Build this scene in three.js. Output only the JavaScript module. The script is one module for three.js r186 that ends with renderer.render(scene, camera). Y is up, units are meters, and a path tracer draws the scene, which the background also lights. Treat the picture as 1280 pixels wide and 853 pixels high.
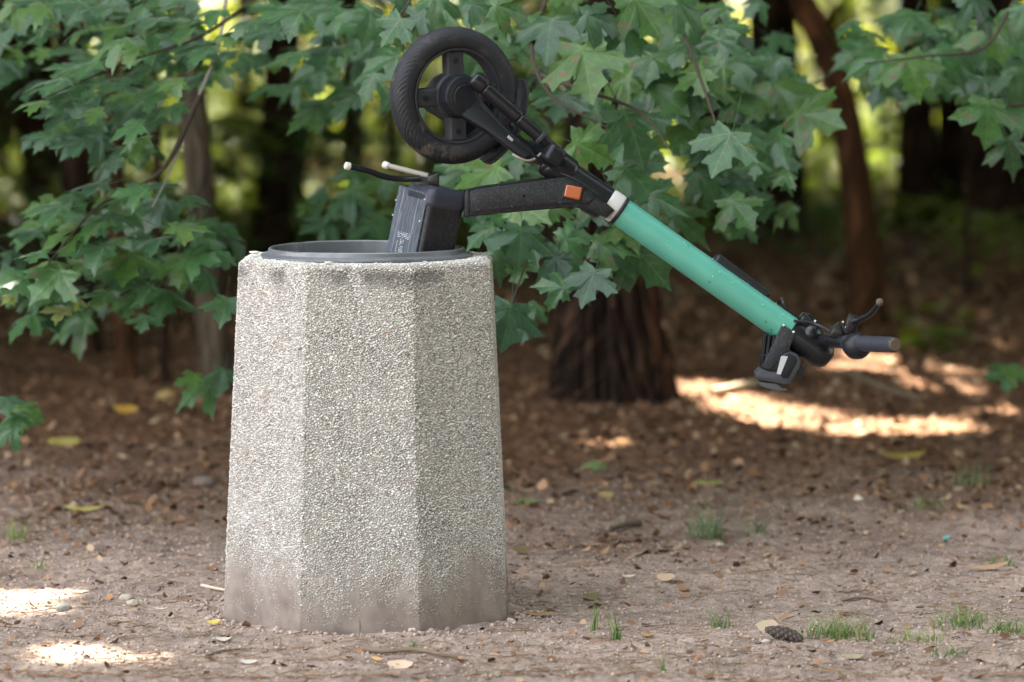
import * as THREE from 'three';
import { mergeGeometries, mergeVertices, toCreasedNormals } from 'three/addons/utils/BufferGeometryUtils.js';
import { RoundedBoxGeometry } from 'three/addons/geometries/RoundedBoxGeometry.js';
import { ImprovedNoise } from 'three/addons/math/ImprovedNoise.js';

// ---------------------------------------------------------------- camera, sky, sun, exposure
const W = 1280, H = 853, F = 4800, EYE = 1.3, DIST = 8, HORIZON = -12;
const scene = new THREE.Scene();
const camera = new THREE.PerspectiveCamera(2 * Math.atan(H / 2 / F) * 180 / Math.PI, 1024 / 682, 0.5, 900);
camera.position.set(0, EYE, DIST);
const PITCH = Math.atan((H / 2 - HORIZON) / F);
camera.rotation.set(-PITCH, 0, 0);
camera.focus = 7.95;
camera.userData.fStop = 2.7;
camera.updateMatrixWorld(true);

const SUN = new THREE.Vector3(-0.27, 0.9, -0.66).normalize();
const noise3 = new ImprovedNoise();
const N = (x, y, z = 0) => noise3.noise(x + 31.7, y + 17.3, z + 5.1);
function mulberry(seed) { return () => { seed = (seed + 0x6d2b79f5) | 0; let t = Math.imul(seed ^ (seed >>> 15), 1 | seed); t = (t + Math.imul(t ^ (t >>> 7), 61 | t)) ^ t; return ((t ^ (t >>> 14)) >>> 0) / 4294967296; }; }
const R = mulberry(20240611);
const rr = (a, b) => a + (b - a) * R();
const lerp = THREE.MathUtils.lerp, clamp = THREE.MathUtils.clamp, smooth = THREE.MathUtils.smoothstep;
const V = (x, y, z) => new THREE.Vector3(x, y, z);

{
  const w = 256, h = 128, d = new Float32Array(w * h * 4);
  for (let r = 0; r < h; r++) for (let c = 0; c < w; c++) {
    const up = ((r + 0.5) / h - 0.5) * Math.PI, az = ((c + 0.5) / w - 0.5) * 2 * Math.PI, y = Math.sin(up), x = Math.cos(az) * Math.cos(up), z = Math.sin(az) * Math.cos(up);
    const t = Math.pow(clamp(y, 0, 1), 0.55), cs = x * SUN.x + y * SUN.y + z * SUN.z, glow = 0.16 * Math.pow(Math.max(0, cs), 6);
    const k = y > 0.02 ? smooth(N(x / (y + 0.25) * 1.6, z / (y + 0.25) * 1.6, 3) + 0.5 * N(x / (y + 0.25) * 4, z / (y + 0.25) * 4, 7), -0.1, 0.5) * 0.6 : 0;
    const sky = [lerp(0.365, 0.205, t), lerp(0.372, 0.235, t), lerp(0.38, 0.29, t)], cloud = [0.45, 0.44, 0.43];
    for (let i = 0; i < 3; i++) d[(r * w + c) * 4 + i] = lerp(sky[i], cloud[i], k) + glow * [1, 0.92, 0.8][i];
    d[(r * w + c) * 4 + 3] = 1;
  }
  const t = new THREE.DataTexture(d, w, h, THREE.RGBAFormat, THREE.FloatType);
  t.mapping = THREE.EquirectangularReflectionMapping; t.magFilter = THREE.LinearFilter; t.needsUpdate = true;
  scene.background = t; scene.environment = t;
}
const sun = new THREE.DirectionalLight(new THREE.Color(1, 0.92, 0.78), 5);
sun.target.position.set(0, 0, -8); sun.position.copy(SUN).multiplyScalar(60).add(sun.target.position);
sun.castShadow = true; sun.shadow.mapSize.set(4096, 4096);
Object.assign(sun.shadow.camera, { left: -40, right: 40, top: 40, bottom: -40, near: 1, far: 160 });
scene.add(sun, sun.target);

const renderer = new THREE.WebGLRenderer({ antialias: true });
renderer.setSize(1024, 682);
renderer.toneMapping = THREE.LinearToneMapping;
renderer.toneMappingExposure = 15.5;
renderer.shadowMap.enabled = true;

// ---------------------------------------------------------------- helpers
function P(px, py, z = 0) {                                  // the point on the upright plane z that is seen at that pixel of the 1280 x 853 photograph
  const d = V((px - W / 2) / F, -(py - H / 2) / F, -1).applyEuler(camera.rotation);
  return camera.position.clone().addScaledVector(d, (z - DIST) / d.z);
}
function G0(px, py) {
  const d = V((px - W / 2) / F, -(py - H / 2) / F, -1).applyEuler(camera.rotation);
  return camera.position.clone().addScaledVector(d, -EYE / d.y);
}
const BIN = V(P(459, 500, 0).x, 0, 0);
const used = {};
function numbered(n) { if (!(n in used)) { used[n] = 0; return n; } used[n]++; return n + '_' + String(used[n]).padStart(3, '0'); }
function add(o, parent) { (parent || scene).add(o); o.traverse((c) => { if (c.isMesh) { c.castShadow = c.receiveShadow = true; } }); return o; }
function part(name, geo, mat, parent) { const m = new THREE.Mesh(geo, mat); m.name = name; return add(m, parent); }
function tag(o, label, category, group) { o.userData.label = label; o.userData.category = category; if (group) o.userData.group = group; return o; }
function single(name, geo, mat, label, category, group) { const m = new THREE.Mesh(geo, mat); m.name = numbered(name); add(m); return tag(m, label, category, group); }
function thing(name, label, category, pos = V(0, 0, 0), group) { const g = new THREE.Group(); g.name = numbered(name); g.position.copy(pos); scene.add(g); return tag(g, label, category, group); }
function stuff(name, geo, mat, list, parent, colors) {       // list of Matrix4
  const m = new THREE.InstancedMesh(geo, mat, list.length);
  list.forEach((k, i) => m.setMatrixAt(i, k));
  if (colors) colors.forEach((c, i) => m.setColorAt(i, c));
  m.name = parent ? name : numbered(name); m.userData.kind = 'stuff';
  return add(m, parent);
}
const std = (o) => new THREE.MeshPhysicalMaterial({ specularIntensity: o.metalness ? 1 : (o.roughness ?? 1) > 0.7 ? 0.2 : 0.55, ...o }), phys = (o) => new THREE.MeshPhysicalMaterial(o);
const C = (r, g, b) => new THREE.Color().setRGB(r, g, b);
function dataTex(w, h, fn, srgb = false, wrap = true) {
  const d = new Uint8Array(w * h * 4);
  for (let y = 0; y < h; y++) for (let x = 0; x < w; x++) { const c = fn(x / w, y / h, x, y); for (let i = 0; i < 3; i++) d[(y * w + x) * 4 + i] = clamp(Math.round((Array.isArray(c) ? c[i] : c) * 255), 0, 255); d[(y * w + x) * 4 + 3] = 255; }
  const t = new THREE.DataTexture(d, w, h); t.magFilter = THREE.LinearFilter; t.needsUpdate = true;
  if (wrap) t.wrapS = t.wrapT = THREE.RepeatWrapping;
  if (srgb) t.colorSpace = THREE.SRGBColorSpace;
  return t;
}
// a tapered tube through points, capped; bump(angle, along, i) adds to the radius
function tube(points, radii, seg = 12, bump = null, caps = true) {
  const n = points.length, pos = [], uv = [], idx = [];
  let nrm = null; let len = 0;
  for (let i = 0; i < n; i++) {
    const t = points[Math.min(n - 1, i + 1)].clone().sub(points[Math.max(0, i - 1)]).normalize();
    if (i) len += points[i].distanceTo(points[i - 1]);
    if (!nrm) nrm = Math.abs(t.y) < 0.9 ? V(0, 1, 0) : V(0, 0, 1);
    nrm = nrm.clone().addScaledVector(t, -nrm.dot(t)).normalize();
    const b = t.clone().cross(nrm), r = Array.isArray(radii) ? radii[i] : radii;
    for (let k = 0; k <= seg; k++) {
      const a = (k % seg) / seg * Math.PI * 2, rad = r + (bump ? bump(a, len, i, r) : 0);
      const p = points[i].clone().addScaledVector(nrm, Math.cos(a) * rad).addScaledVector(b, Math.sin(a) * rad);
      pos.push(p.x, p.y, p.z); uv.push(k / seg * Math.PI * 2 * r, len);
    }
  }
  for (let i = 0; i < n - 1; i++) for (let k = 0; k < seg; k++) { const a = i * (seg + 1) + k, b = a + seg + 1; idx.push(a, a + 1, b, b, a + 1, b + 1); }
  const g = new THREE.BufferGeometry();
  if (caps) for (const [i, flip] of [[0, 1], [n - 1, 0]]) {
    const c = pos.length / 3; pos.push(points[i].x, points[i].y, points[i].z); uv.push(0, 0);
    const s = i * (seg + 1), ring = pos.length / 3;
    for (let k = 0; k <= seg; k++) { pos.push(pos[(s + k) * 3], pos[(s + k) * 3 + 1], pos[(s + k) * 3 + 2]); uv.push(Math.cos(k / seg * 6.2832) * 0.01, Math.sin(k / seg * 6.2832) * 0.01); }
    for (let k = 0; k < seg; k++) flip ? idx.push(c, ring + k + 1, ring + k) : idx.push(c, ring + k, ring + k + 1);
  }
  g.setAttribute('position', new THREE.Float32BufferAttribute(pos, 3)); g.setAttribute('uv', new THREE.Float32BufferAttribute(uv, 2)); g.setIndex(idx);
  g.computeVertexNormals();
  const nn = g.attributes.normal;                            // close the seam
  for (let i = 0; i < n; i++) { const a = i * (seg + 1), b = a + seg, v = V(nn.getX(a) + nn.getX(b), nn.getY(a) + nn.getY(b), nn.getZ(a) + nn.getZ(b)).normalize(); nn.setXYZ(a, v.x, v.y, v.z); nn.setXYZ(b, v.x, v.y, v.z); }
  return g;
}
const curve = (pts, n) => new THREE.CatmullRomCurve3(pts).getPoints(n);
function roundEnds(a, b, r, seg = 16) {                      // a rod with rounded shoulders
  const d = b.clone().sub(a), L = d.length(), e = Math.min(r * 0.35, L * 0.2), pts = [], rad = [];
  for (const [t, k] of [[0, 0.72], [e * 0.3, 0.9], [e, 1], [L - e, 1], [L - e * 0.3, 0.9], [L, 0.72]]) { pts.push(a.clone().addScaledVector(d, t / L)); rad.push(r * k); }
  return tube(pts, rad, seg);
}
function extrude(outline, depth, bevel, origin, xAxis, yAxis, seg = 2) {  // 2-D outline in metres, along xAxis/yAxis, thickness centred on origin
  const s = new THREE.Shape(outline.map(([x, y]) => new THREE.Vector2(x, y)));
  const g = new THREE.ExtrudeGeometry(s, { depth: depth - 2 * bevel, bevelEnabled: bevel > 0, bevelSize: bevel, bevelThickness: bevel, bevelOffset: -bevel, bevelSegments: seg, curveSegments: 6 });
  g.translate(0, 0, -depth / 2 + bevel);
  const z = xAxis.clone().cross(yAxis).normalize();
  g.applyMatrix4(new THREE.Matrix4().makeBasis(xAxis, yAxis, z).setPosition(origin));
  return toCreasedNormals(g, 0.6);
}
function px2shape(list, z) { const o = P(list[0][0], list[0][1], z); return [list.map(([x, y]) => { const p = P(x, y, z).sub(o); return [p.x, p.y]; }), o]; }
function slab(list, z, depth, bevel) { const [s, o] = px2shape(list, z); return extrude(THREE.ShapeUtils.isClockWise(s.map(([x, y]) => new THREE.Vector2(x, y))) ? s.reverse() : s, depth, bevel, o, V(1, 0, 0), V(0, 1, 0)); }
function box(w, h, d, r, center, x, y) { const g = new RoundedBoxGeometry(w, h, d, 3, r); const z = x.clone().cross(y).normalize(); g.applyMatrix4(new THREE.Matrix4().makeBasis(x, y, z).setPosition(center)); return g; }

// ---------------------------------------------------------------- ground
const depthOf = (z) => DIST - z;
function groundY(x, z) {
  const d = depthOf(z), far = smooth(d, 14, 30), lit = smooth(d + 0.8 * N(x * 1.1, z * 1.1, 9), 8.4, 10.4);
  let h = 0.012 * N(x * 1.3, z * 1.3) + 0.009 * N(x * 4, z * 4, 2);
  h += (0.0065 + 0.004 * lit) * N(x * 13, z * 13, 4) + (0.004 + 0.004 * lit) * N(x * 37, z * 37, 6) + (d < 15 ? 0.0028 * N(x * 88, z * 88, 7) + 0.003 * Math.max(0, N(x * 60, z * 60, 11) - 0.25) : 0);
  h += far * 0.18 * N(x * 0.25, z * 0.25, 8);
  const r = Math.hypot(x - BIN.x, z);
  if (r < 0.7) h = h * smooth(r, 0.28, 0.42) + (0.001 + 0.008 * N(x * 11, z * 11, 3) + 0.004 * N(x * 40, z * 40, 3)) * (1 - smooth(r, 0.3, 0.4));
  return h;
}
function G(px, py) { const p = G0(px, py); p.y = groundY(p.x, p.z); return p; }
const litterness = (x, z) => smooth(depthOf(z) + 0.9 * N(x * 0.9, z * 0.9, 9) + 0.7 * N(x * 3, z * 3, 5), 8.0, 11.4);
function fineTexture() {
  const S = 1024, cv = document.createElement('canvas'); cv.width = cv.height = S;
  const c = cv.getContext('2d'), q = mulberry(77);
  c.fillStyle = 'rgb(190,188,186)'; c.fillRect(0, 0, S, S);
  for (let i = 0; i < 26000; i++) {
    const x = q() * S, y = q() * S, l = 1 + q() * q() * 9, w = 0.5 + q() * 1.7, g = Math.round(190 + (q() - 0.5) * 130), t = (q() - 0.5) * 18;
    c.fillStyle = `rgba(${g + t},${g},${g - t},0.55)`;
    for (const ox of [-S, 0, S]) for (const oy of [-S, 0, S]) if (x + ox > -20 && x + ox < S + 20 && y + oy > -20 && y + oy < S + 20) { c.save(); c.translate(x + ox, y + oy); c.rotate(q() * 0 + i); c.beginPath(); c.ellipse(0, 0, l, w, 0, 0, 7); c.fill(); c.restore(); }
  }
  const t = new THREE.CanvasTexture(cv); t.wrapS = t.wrapT = THREE.RepeatWrapping; t.colorSpace = THREE.SRGBColorSpace;
  const b = new THREE.CanvasTexture(cv); b.wrapS = b.wrapT = THREE.RepeatWrapping;
  return [t, b];
}
const [soilMap, soilBump] = fineTexture();
{
  const us = [], zs = [];
  const M = 560; for (let i = 0; i <= M; i++) us.push(-1 + 2 * i / M);
  for (let k = 0, s = 1.05; k < 26; k++, s *= 1.32) { us.push(s); us.unshift(-s); }
  for (let z = 120; z > 2; z -= Math.max(0.3, z * 0.14)) zs.push(z);
  for (let d = 6.6; d < 500;) { zs.push(DIST - d); d += d < 7.4 ? 0.02 : 0.0085 * Math.pow(d / 8, d < 14 ? 1.9 : 2.6); }
  const nx = us.length, nz = zs.length, pos = new Float32Array(nx * nz * 3), col = new Float32Array(nx * nz * 3), uv = new Float32Array(nx * nz * 2), idx = [];
  for (let j = 0; j < nz; j++) {
    const z = zs[j], wd = 0.165 * Math.max(6.6, depthOf(z));
    for (let i = 0; i < nx; i++) {
      const x = us[i] * wd, o = j * nx + i;
      pos[o * 3] = x; pos[o * 3 + 1] = groundY(x, z); pos[o * 3 + 2] = z;
      uv[o * 2] = x / 0.9 + 0.04 * N(x * 2, z * 2, 3); uv[o * 2 + 1] = z / 0.9;
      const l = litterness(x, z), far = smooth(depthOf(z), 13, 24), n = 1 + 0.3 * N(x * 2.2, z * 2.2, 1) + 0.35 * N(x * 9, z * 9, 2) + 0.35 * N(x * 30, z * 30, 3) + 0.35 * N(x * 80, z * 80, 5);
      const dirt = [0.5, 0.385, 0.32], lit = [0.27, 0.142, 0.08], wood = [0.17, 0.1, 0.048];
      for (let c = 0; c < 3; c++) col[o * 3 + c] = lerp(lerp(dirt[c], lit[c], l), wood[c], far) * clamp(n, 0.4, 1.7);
    }
  }
  for (let j = 0; j < nz - 1; j++) for (let i = 0; i < nx - 1; i++) { const a = j * nx + i, b = a + nx; idx.push(a, a + 1, b, b, a + 1, b + 1); }
  const g = new THREE.BufferGeometry();
  g.setAttribute('position', new THREE.BufferAttribute(pos, 3)); g.setAttribute('color', new THREE.BufferAttribute(col, 3)); g.setAttribute('uv', new THREE.BufferAttribute(uv, 2)); g.setIndex(idx);
  g.computeVertexNormals();
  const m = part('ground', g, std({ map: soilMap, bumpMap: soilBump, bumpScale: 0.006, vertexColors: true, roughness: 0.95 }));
  tag(m, 'trodden bare earth turning to brown leaf litter under the trees', 'ground'); m.userData.kind = 'structure';
}

// ---------------------------------------------------------------- concrete litter bin
const octR = (a, R0, k = 0.003) => {                         // radius of an octagon with a flat towards the camera, corners a little rounded
  const s = Math.PI / 4, t = ((a + s / 2) % s + s) % s - s / 2, ap = R0 * Math.cos(s / 2);
  return Math.min(ap / Math.cos(t), R0 - k * 0.35);
};
const TURN = -0.02, BIN_H = P(457, 318, 0).y - 0.004, RB = 0.3185, RT = 0.279, RIN = 0.212;
const bin = thing('concrete_bin', 'tall octagonal exposed aggregate concrete bin with an upturned scooter in its mouth', 'litter bin', V(BIN.x, 0, 0));
const binRadius = (y) => lerp(RB, RT, y / BIN_H);
const binDirt = (a, y) => clamp(1 - smooth(y + 0.07 * N(a * 3, y * 4, 1) + 0.025 * N(a * 14, y * 9, 2) + 0.03 * N(a * 40, y * 40, 3), 0.01, 0.19), 0, 1);
{
  const NA = 192, prof = [];
  for (let i = 0; i <= 90; i++) prof.push([-0.06 + (BIN_H - 0.012 + 0.06) * i / 90, 1, 0]);
  const pos = [], col = [], idx = [], rows = [];
  for (const [y] of prof) rows.push([y, 0]);
  for (const [dy, dr] of [[-0.0085, 0.0012], [-0.005, 0.004], [-0.0022, 0.0085], [-0.0006, 0.014], [0, 0.022]]) rows.push([BIN_H + dy, dr]);
  for (const y of [0, -0.03, -0.1, -0.4, -0.7]) rows.push([BIN_H + y, 'in']);
  rows.push([BIN_H - 0.7, 'mid']);
  for (const [y, dr] of rows) for (let i = 0; i <= NA; i++) {
    const a = i / NA * Math.PI * 2;
    let r = dr === 'in' ? RIN : dr === 'mid' ? 0.001 : octR(a, binRadius(Math.min(y, BIN_H))) - dr;
    if (typeof dr === 'number') r += -0.0011 + 0.0006 * N(Math.cos(a) * 30, y * 30, Math.sin(a) * 30) + (0.0014 + 0.0025 * N(a * 9, y * 30, 2)) * binDirt(a, y);
    const th = a + TURN;
    pos.push(Math.sin(th) * r, y, Math.cos(th) * r);
    const d = binDirt(a, y), n = 1 + 0.3 * N(a * 5, y * 9, 4) + 0.25 * N(a * 20, y * 40, 5);
    const stain = 1 - 0.45 * smooth(y, BIN_H - 0.05, BIN_H - 0.02) * (1 - smooth(y, BIN_H - 0.012, BIN_H)) * smooth(N(a * 4, 1, 2), -0.3, 0.3);
    const base = [0.29, 0.263, 0.236], mud = [0.225, 0.178, 0.152];
    for (let c = 0; c < 3; c++) col.push(lerp(base[c], mud[c], d) * n * stain);
  }
  const nr = rows.length;
  for (let j = 0; j < nr - 1; j++) for (let i = 0; i < NA; i++) { const a = j * (NA + 1) + i, b = a + NA + 1; idx.push(a, a + 1, b, b, a + 1, b + 1); }
  const g = new THREE.BufferGeometry();
  g.setAttribute('position', new THREE.Float32BufferAttribute(pos, 3)); g.setAttribute('color', new THREE.Float32BufferAttribute(col, 3)); g.setIndex(idx);
  part('body', toCreasedNormals(g, 0.5), std({ vertexColors: true, roughness: 0.95 }), bin);

  // pebbles of the exposed aggregate
  const q = mulberry(5), kinds = [0, 1, 2].map((k) => {
    const s = new THREE.IcosahedronGeometry(1, k ? 0 : 1), p = s.attributes.position;
    for (let i = 0; i < p.count; i++) { const f = 1 + 0.35 * N(p.getX(i) * 1.4 + k * 9, p.getY(i) * 1.4, p.getZ(i) * 1.4); p.setXYZ(i, p.getX(i) * f, p.getY(i) * f, p.getZ(i) * f); }
    return toCreasedNormals(s, k ? 0.2 : 0.9);
  });
  const lists = [[], [], []], tints = [[], [], []], m = new THREE.Matrix4(), e = new THREE.Euler(), qt = new THREE.Quaternion(), q2 = new THREE.Quaternion();
  const cell = new Map(), near = (u, v, a) => { const k = (x, y) => x * 4096 + y, cu = Math.floor(u / 0.005), cv = Math.floor(v / 0.005); for (let i = -1; i <= 1; i++) for (let j = -1; j <= 1; j++) for (const o of cell.get(k(cu + i, cv + j)) || []) if (Math.hypot(o[0] - u, o[1] - v) < (a + o[2]) * 0.82) return true; const id = k(cu, cv); if (!cell.has(id)) cell.set(id, []); cell.get(id).push([u, v, a]); return false; };
  for (let i = 0; i < 420000; i++) {
    const a = q() * Math.PI * 2, yy = 0.015 + q() * (BIN_H + 0.008), over = Math.max(0, yy - BIN_H + 0.006);
    const d = binDirt(a, yy), size = 0.0013 + 0.0018 * Math.pow(q(), 1.3);
    if (q() < d * 0.6) continue;
    if (near(a * 0.28, yy, size)) continue;
    const y = Math.min(yy, BIN_H - 0.003 + 0.003 * Math.min(1, over / 0.01)), drop = over ? 0.003 + over * 1.5 : Math.max(0, 0.004 - (BIN_H - y) * 0.4);
    const r = octR(a, binRadius(y)) - drop, th = a + TURN, face = Math.round(a / (Math.PI / 4)) * Math.PI / 4 + TURN;
    const nrm = V(Math.sin(face), over ? 1.2 : 0.05, Math.cos(face)).normalize(), sink = lerp(0.25, 0.75, d) * size * (0.7 + 0.6 * q());
    qt.setFromUnitVectors(V(0, 0, 1), nrm); e.set((q() - 0.5) * 1.1, (q() - 0.5) * 1.1, (q() - 0.5) * 1.6); q2.setFromEuler(e); qt.multiply(q2);
    const k = Math.floor(q() * 3);
    m.compose(V(Math.sin(th) * r, y, Math.cos(th) * r).addScaledVector(nrm, -sink), qt, V(size * (0.95 + q() * 0.8), size * (0.65 + q() * 0.5), size * (0.6 + q() * 0.5)));
    lists[k].push(m.clone());
    const t = q(), c = t < 0.5 ? [0.57, 0.537, 0.5] : t < 0.82 ? [0.5, 0.465, 0.425] : t < 0.96 ? [0.41, 0.375, 0.338] : t < 0.985 ? [0.42, 0.32, 0.24] : [0.22, 0.21, 0.2], b = 0.8 + q() * 0.35;
    const dd = d * 0.9, st = 1 - 0.5 * smooth(y, BIN_H - 0.06, BIN_H - 0.03) * (1 - smooth(y, BIN_H - 0.02, BIN_H - 0.008)) * smooth(N(a * 4, 1, 2), -0.1, 0.35);
    const spot = smooth(N(Math.cos(a) * 9, y * 11, Math.sin(a) * 9 + 4), 0.5, 0.7) * 0.35;
    tints[k].push(C(lerp(lerp(c[0] * b, 0.27, dd), 0.26, spot) * st, lerp(lerp(c[1] * b, 0.21, dd), 0.17, spot) * st, lerp(lerp(c[2] * b, 0.175, dd), 0.1, spot) * st));
  }
  lists.forEach((l, k) => stuff('aggregate', kinds[k], std({ roughness: 0.75 }), l, bin, tints[k]));
  // the plastic liner: flange, standing ring, wall
  const lip = [[0.2195, -0.001], [0.2215, 0.001], [0.2215, 0.0045], [0.2195, 0.006], [0.2085, 0.0075], [0.206, 0.009], [0.2052, 0.0165], [0.2035, 0.0185], [0.2005, 0.0185], [0.199, 0.0165], [0.196, -0.3], [0.18, -0.62], [0.0005, -0.62], [0.0005, -0.625], [0.184, -0.625], [0.2, -0.3], [0.203, -0.001], [0.2195, -0.001]].map(([r, y]) => new THREE.Vector2(r, y));
  const wobble = new THREE.LatheGeometry(lip, 128); { const p = wobble.attributes.position; for (let i = 0; i < p.count; i++) { const a = Math.atan2(p.getX(i), p.getZ(i)); if (p.getY(i) > -0.1) p.setY(i, p.getY(i) + 0.0012 * Math.sin(a * 2 + 1) + 0.0006 * N(Math.cos(a) * 6, Math.sin(a) * 6)); } }
  wobble.translate(0, BIN_H + 0.001, 0);
  const scuff = dataTex(256, 64, (u, v) => 0.35 + 0.3 * Math.max(0, N(u * 60, v * 6)) + 0.2 * N(u * 14, v * 3, 4));
  part('liner', toCreasedNormals(wobble, 0.5), std({ color: C(0.14, 0.145, 0.155), roughness: 1, roughnessMap: scuff, metalness: 0.25 }), bin);
}
function lump(rx, ry, rz, seed, detail = 2, amp = 0.25) { const g = mergeVertices(new THREE.IcosahedronGeometry(1, detail).deleteAttribute('uv').deleteAttribute('normal')), p = g.attributes.position; for (let i = 0; i < p.count; i++) { const x = p.getX(i), y = p.getY(i), z = p.getZ(i), f = 1 + amp * (N(x * 1.3 + seed, y * 1.3, z * 1.3) + 0.5 * N(x * 3 + seed, y * 3, z * 3)); p.setXYZ(i, x * f * rx, y * f * ry, z * f * rz); } g.computeVertexNormals(); return g; }
{
  const a = P(318, 315, 0.02), g = lump(0.011, 0.003, 0.006, 3); g.translate(a.x, a.y - 0.001, a.z); single('concrete_chip', g, std({ color: C(0.6, 0.57, 0.5), roughness: 0.9 }), 'thin whitish chip lying on the left corner of the concrete bin top', 'chip');
  const b = P(412, 326, 0.2), h = lump(0.009, 0.002, 0.005, 8); h.translate(b.x, BIN_H + 0.004, 0.24); single('concrete_chip', h, std({ color: C(0.6, 0.54, 0.42), roughness: 0.9 }), 'small beige chip on the front edge of the bin below the liner rim', 'chip');
}

// ---------------------------------------------------------------- kick scooter
const dust = dataTex(256, 256, (u, v) => { const n = N(u * 40, v * 40) + 0.6 * N(u * 90, v * 90, 3); return 0.42 + 0.22 * smooth(n, 0.1, 0.7) + 0.14 * N(u * 6, v * 6, 5); });
function speck(base, spot, amount, seed, lines = 0) { const q = mulberry(seed), S = 256, d = new Float32Array(S * S); for (let i = 0; i < amount; i++) { const x = Math.floor(q() * S), y = Math.floor(q() * S), b = 0.3 + q() * 0.7; d[y * S + x] = b; if (q() < 0.4) d[y * S + (x + 1) % S] = b * 0.7; } for (let i = 0; i < lines; i++) { let x = q() * S, y = q() * S; const a = 1.1 + q() * 1.4, L = 10 + q() * 60, b = 0.1 + q() * 0.3; for (let k = 0; k < L; k++) { x = (x + Math.cos(a) + S) % S; y = (y + Math.sin(a)) % S; const o = Math.floor(y) * S + Math.floor(x); d[o] = Math.max(d[o], b * (1 - k / L)); } } return dataTex(S, S, (u, v, x, y) => { const t = d[y * S + x], n = 1 + 0.25 * N(u * 8, v * 8, seed) + 0.2 * N(u * 25, v * 25, seed); return base.map((c, i) => lerp(c * n, spot[i], t)); }, true); }
const plasticMap = speck([0.12, 0.12, 0.13], [0.5, 0.48, 0.46], 1500, 3, 60), armMap = speck([0.1, 0.1, 0.11], [0.75, 0.75, 0.76], 1300, 4);
plasticMap.repeat.set(1.2, 1.2); armMap.repeat.set(9, 9);
const M = {
  black: std({ color: C(0.011, 0.012, 0.015), roughness: 0.4 }),
  gloss: phys({ color: C(0.008, 0.008, 0.01), roughness: 0.35, specularIntensity: 0.4, clearcoat: 0.35, clearcoatRoughness: 0.25 }),
  arm: std({ map: armMap, roughness: 0.5 }),
  deck: std({ map: plasticMap, roughness: 0.45 }),
  cap: std({ color: C(0.032, 0.034, 0.046), roughness: 0.42 }),
  rubber: std({ color: C(0.026, 0.026, 0.03), roughness: 0.62 }),
  grey: std({ color: C(0.028, 0.028, 0.033), roughness: 0.5 }),
  teal: phys({ color: C(0.085, 0.335, 0.25), roughness: 0.42, clearcoat: 0.3, clearcoatRoughness: 0.3, map: dataTex(256, 256, (u, v) => { const n = 0.93 + 0.05 * N(u * 5, v * 5) + 0.04 * N(u * 18, v * 18, 2); return N(u * 50, v * 90, 7) > 0.72 || (Math.abs(N(u * 7 + v * 3, v * 14, 9)) < 0.006 && N(u * 5, v * 5, 4) > 0.2) ? [0.5, 0.56, 0.54] : [n, n, n]; }, true) }),
  white: std({ color: C(0.44, 0.43, 0.41), roughness: 0.6 }),
  bare: std({ color: C(0.5, 0.5, 0.52), roughness: 0.35, metalness: 0.6 }),
  tip: std({ color: C(0.5, 0.475, 0.41), roughness: 0.7 }),
  worn: std({ color: C(0.24, 0.215, 0.18), roughness: 0.6 }),
  amber: phys({ color: C(0.3, 0.055, 0.003), roughness: 0.3, clearcoat: 0.6, clearcoatRoughness: 0.2 }),
  rusty: std({ color: C(0.1, 0.075, 0.055), roughness: 0.9 }),
};
const scooter = thing('kick_scooter', 'black and teal kick scooter stuck upside down in the bin, wheel up, handlebar hanging right', 'scooter');
const S = (n, g, m, p = scooter) => part(n, g, m, p);
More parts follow.
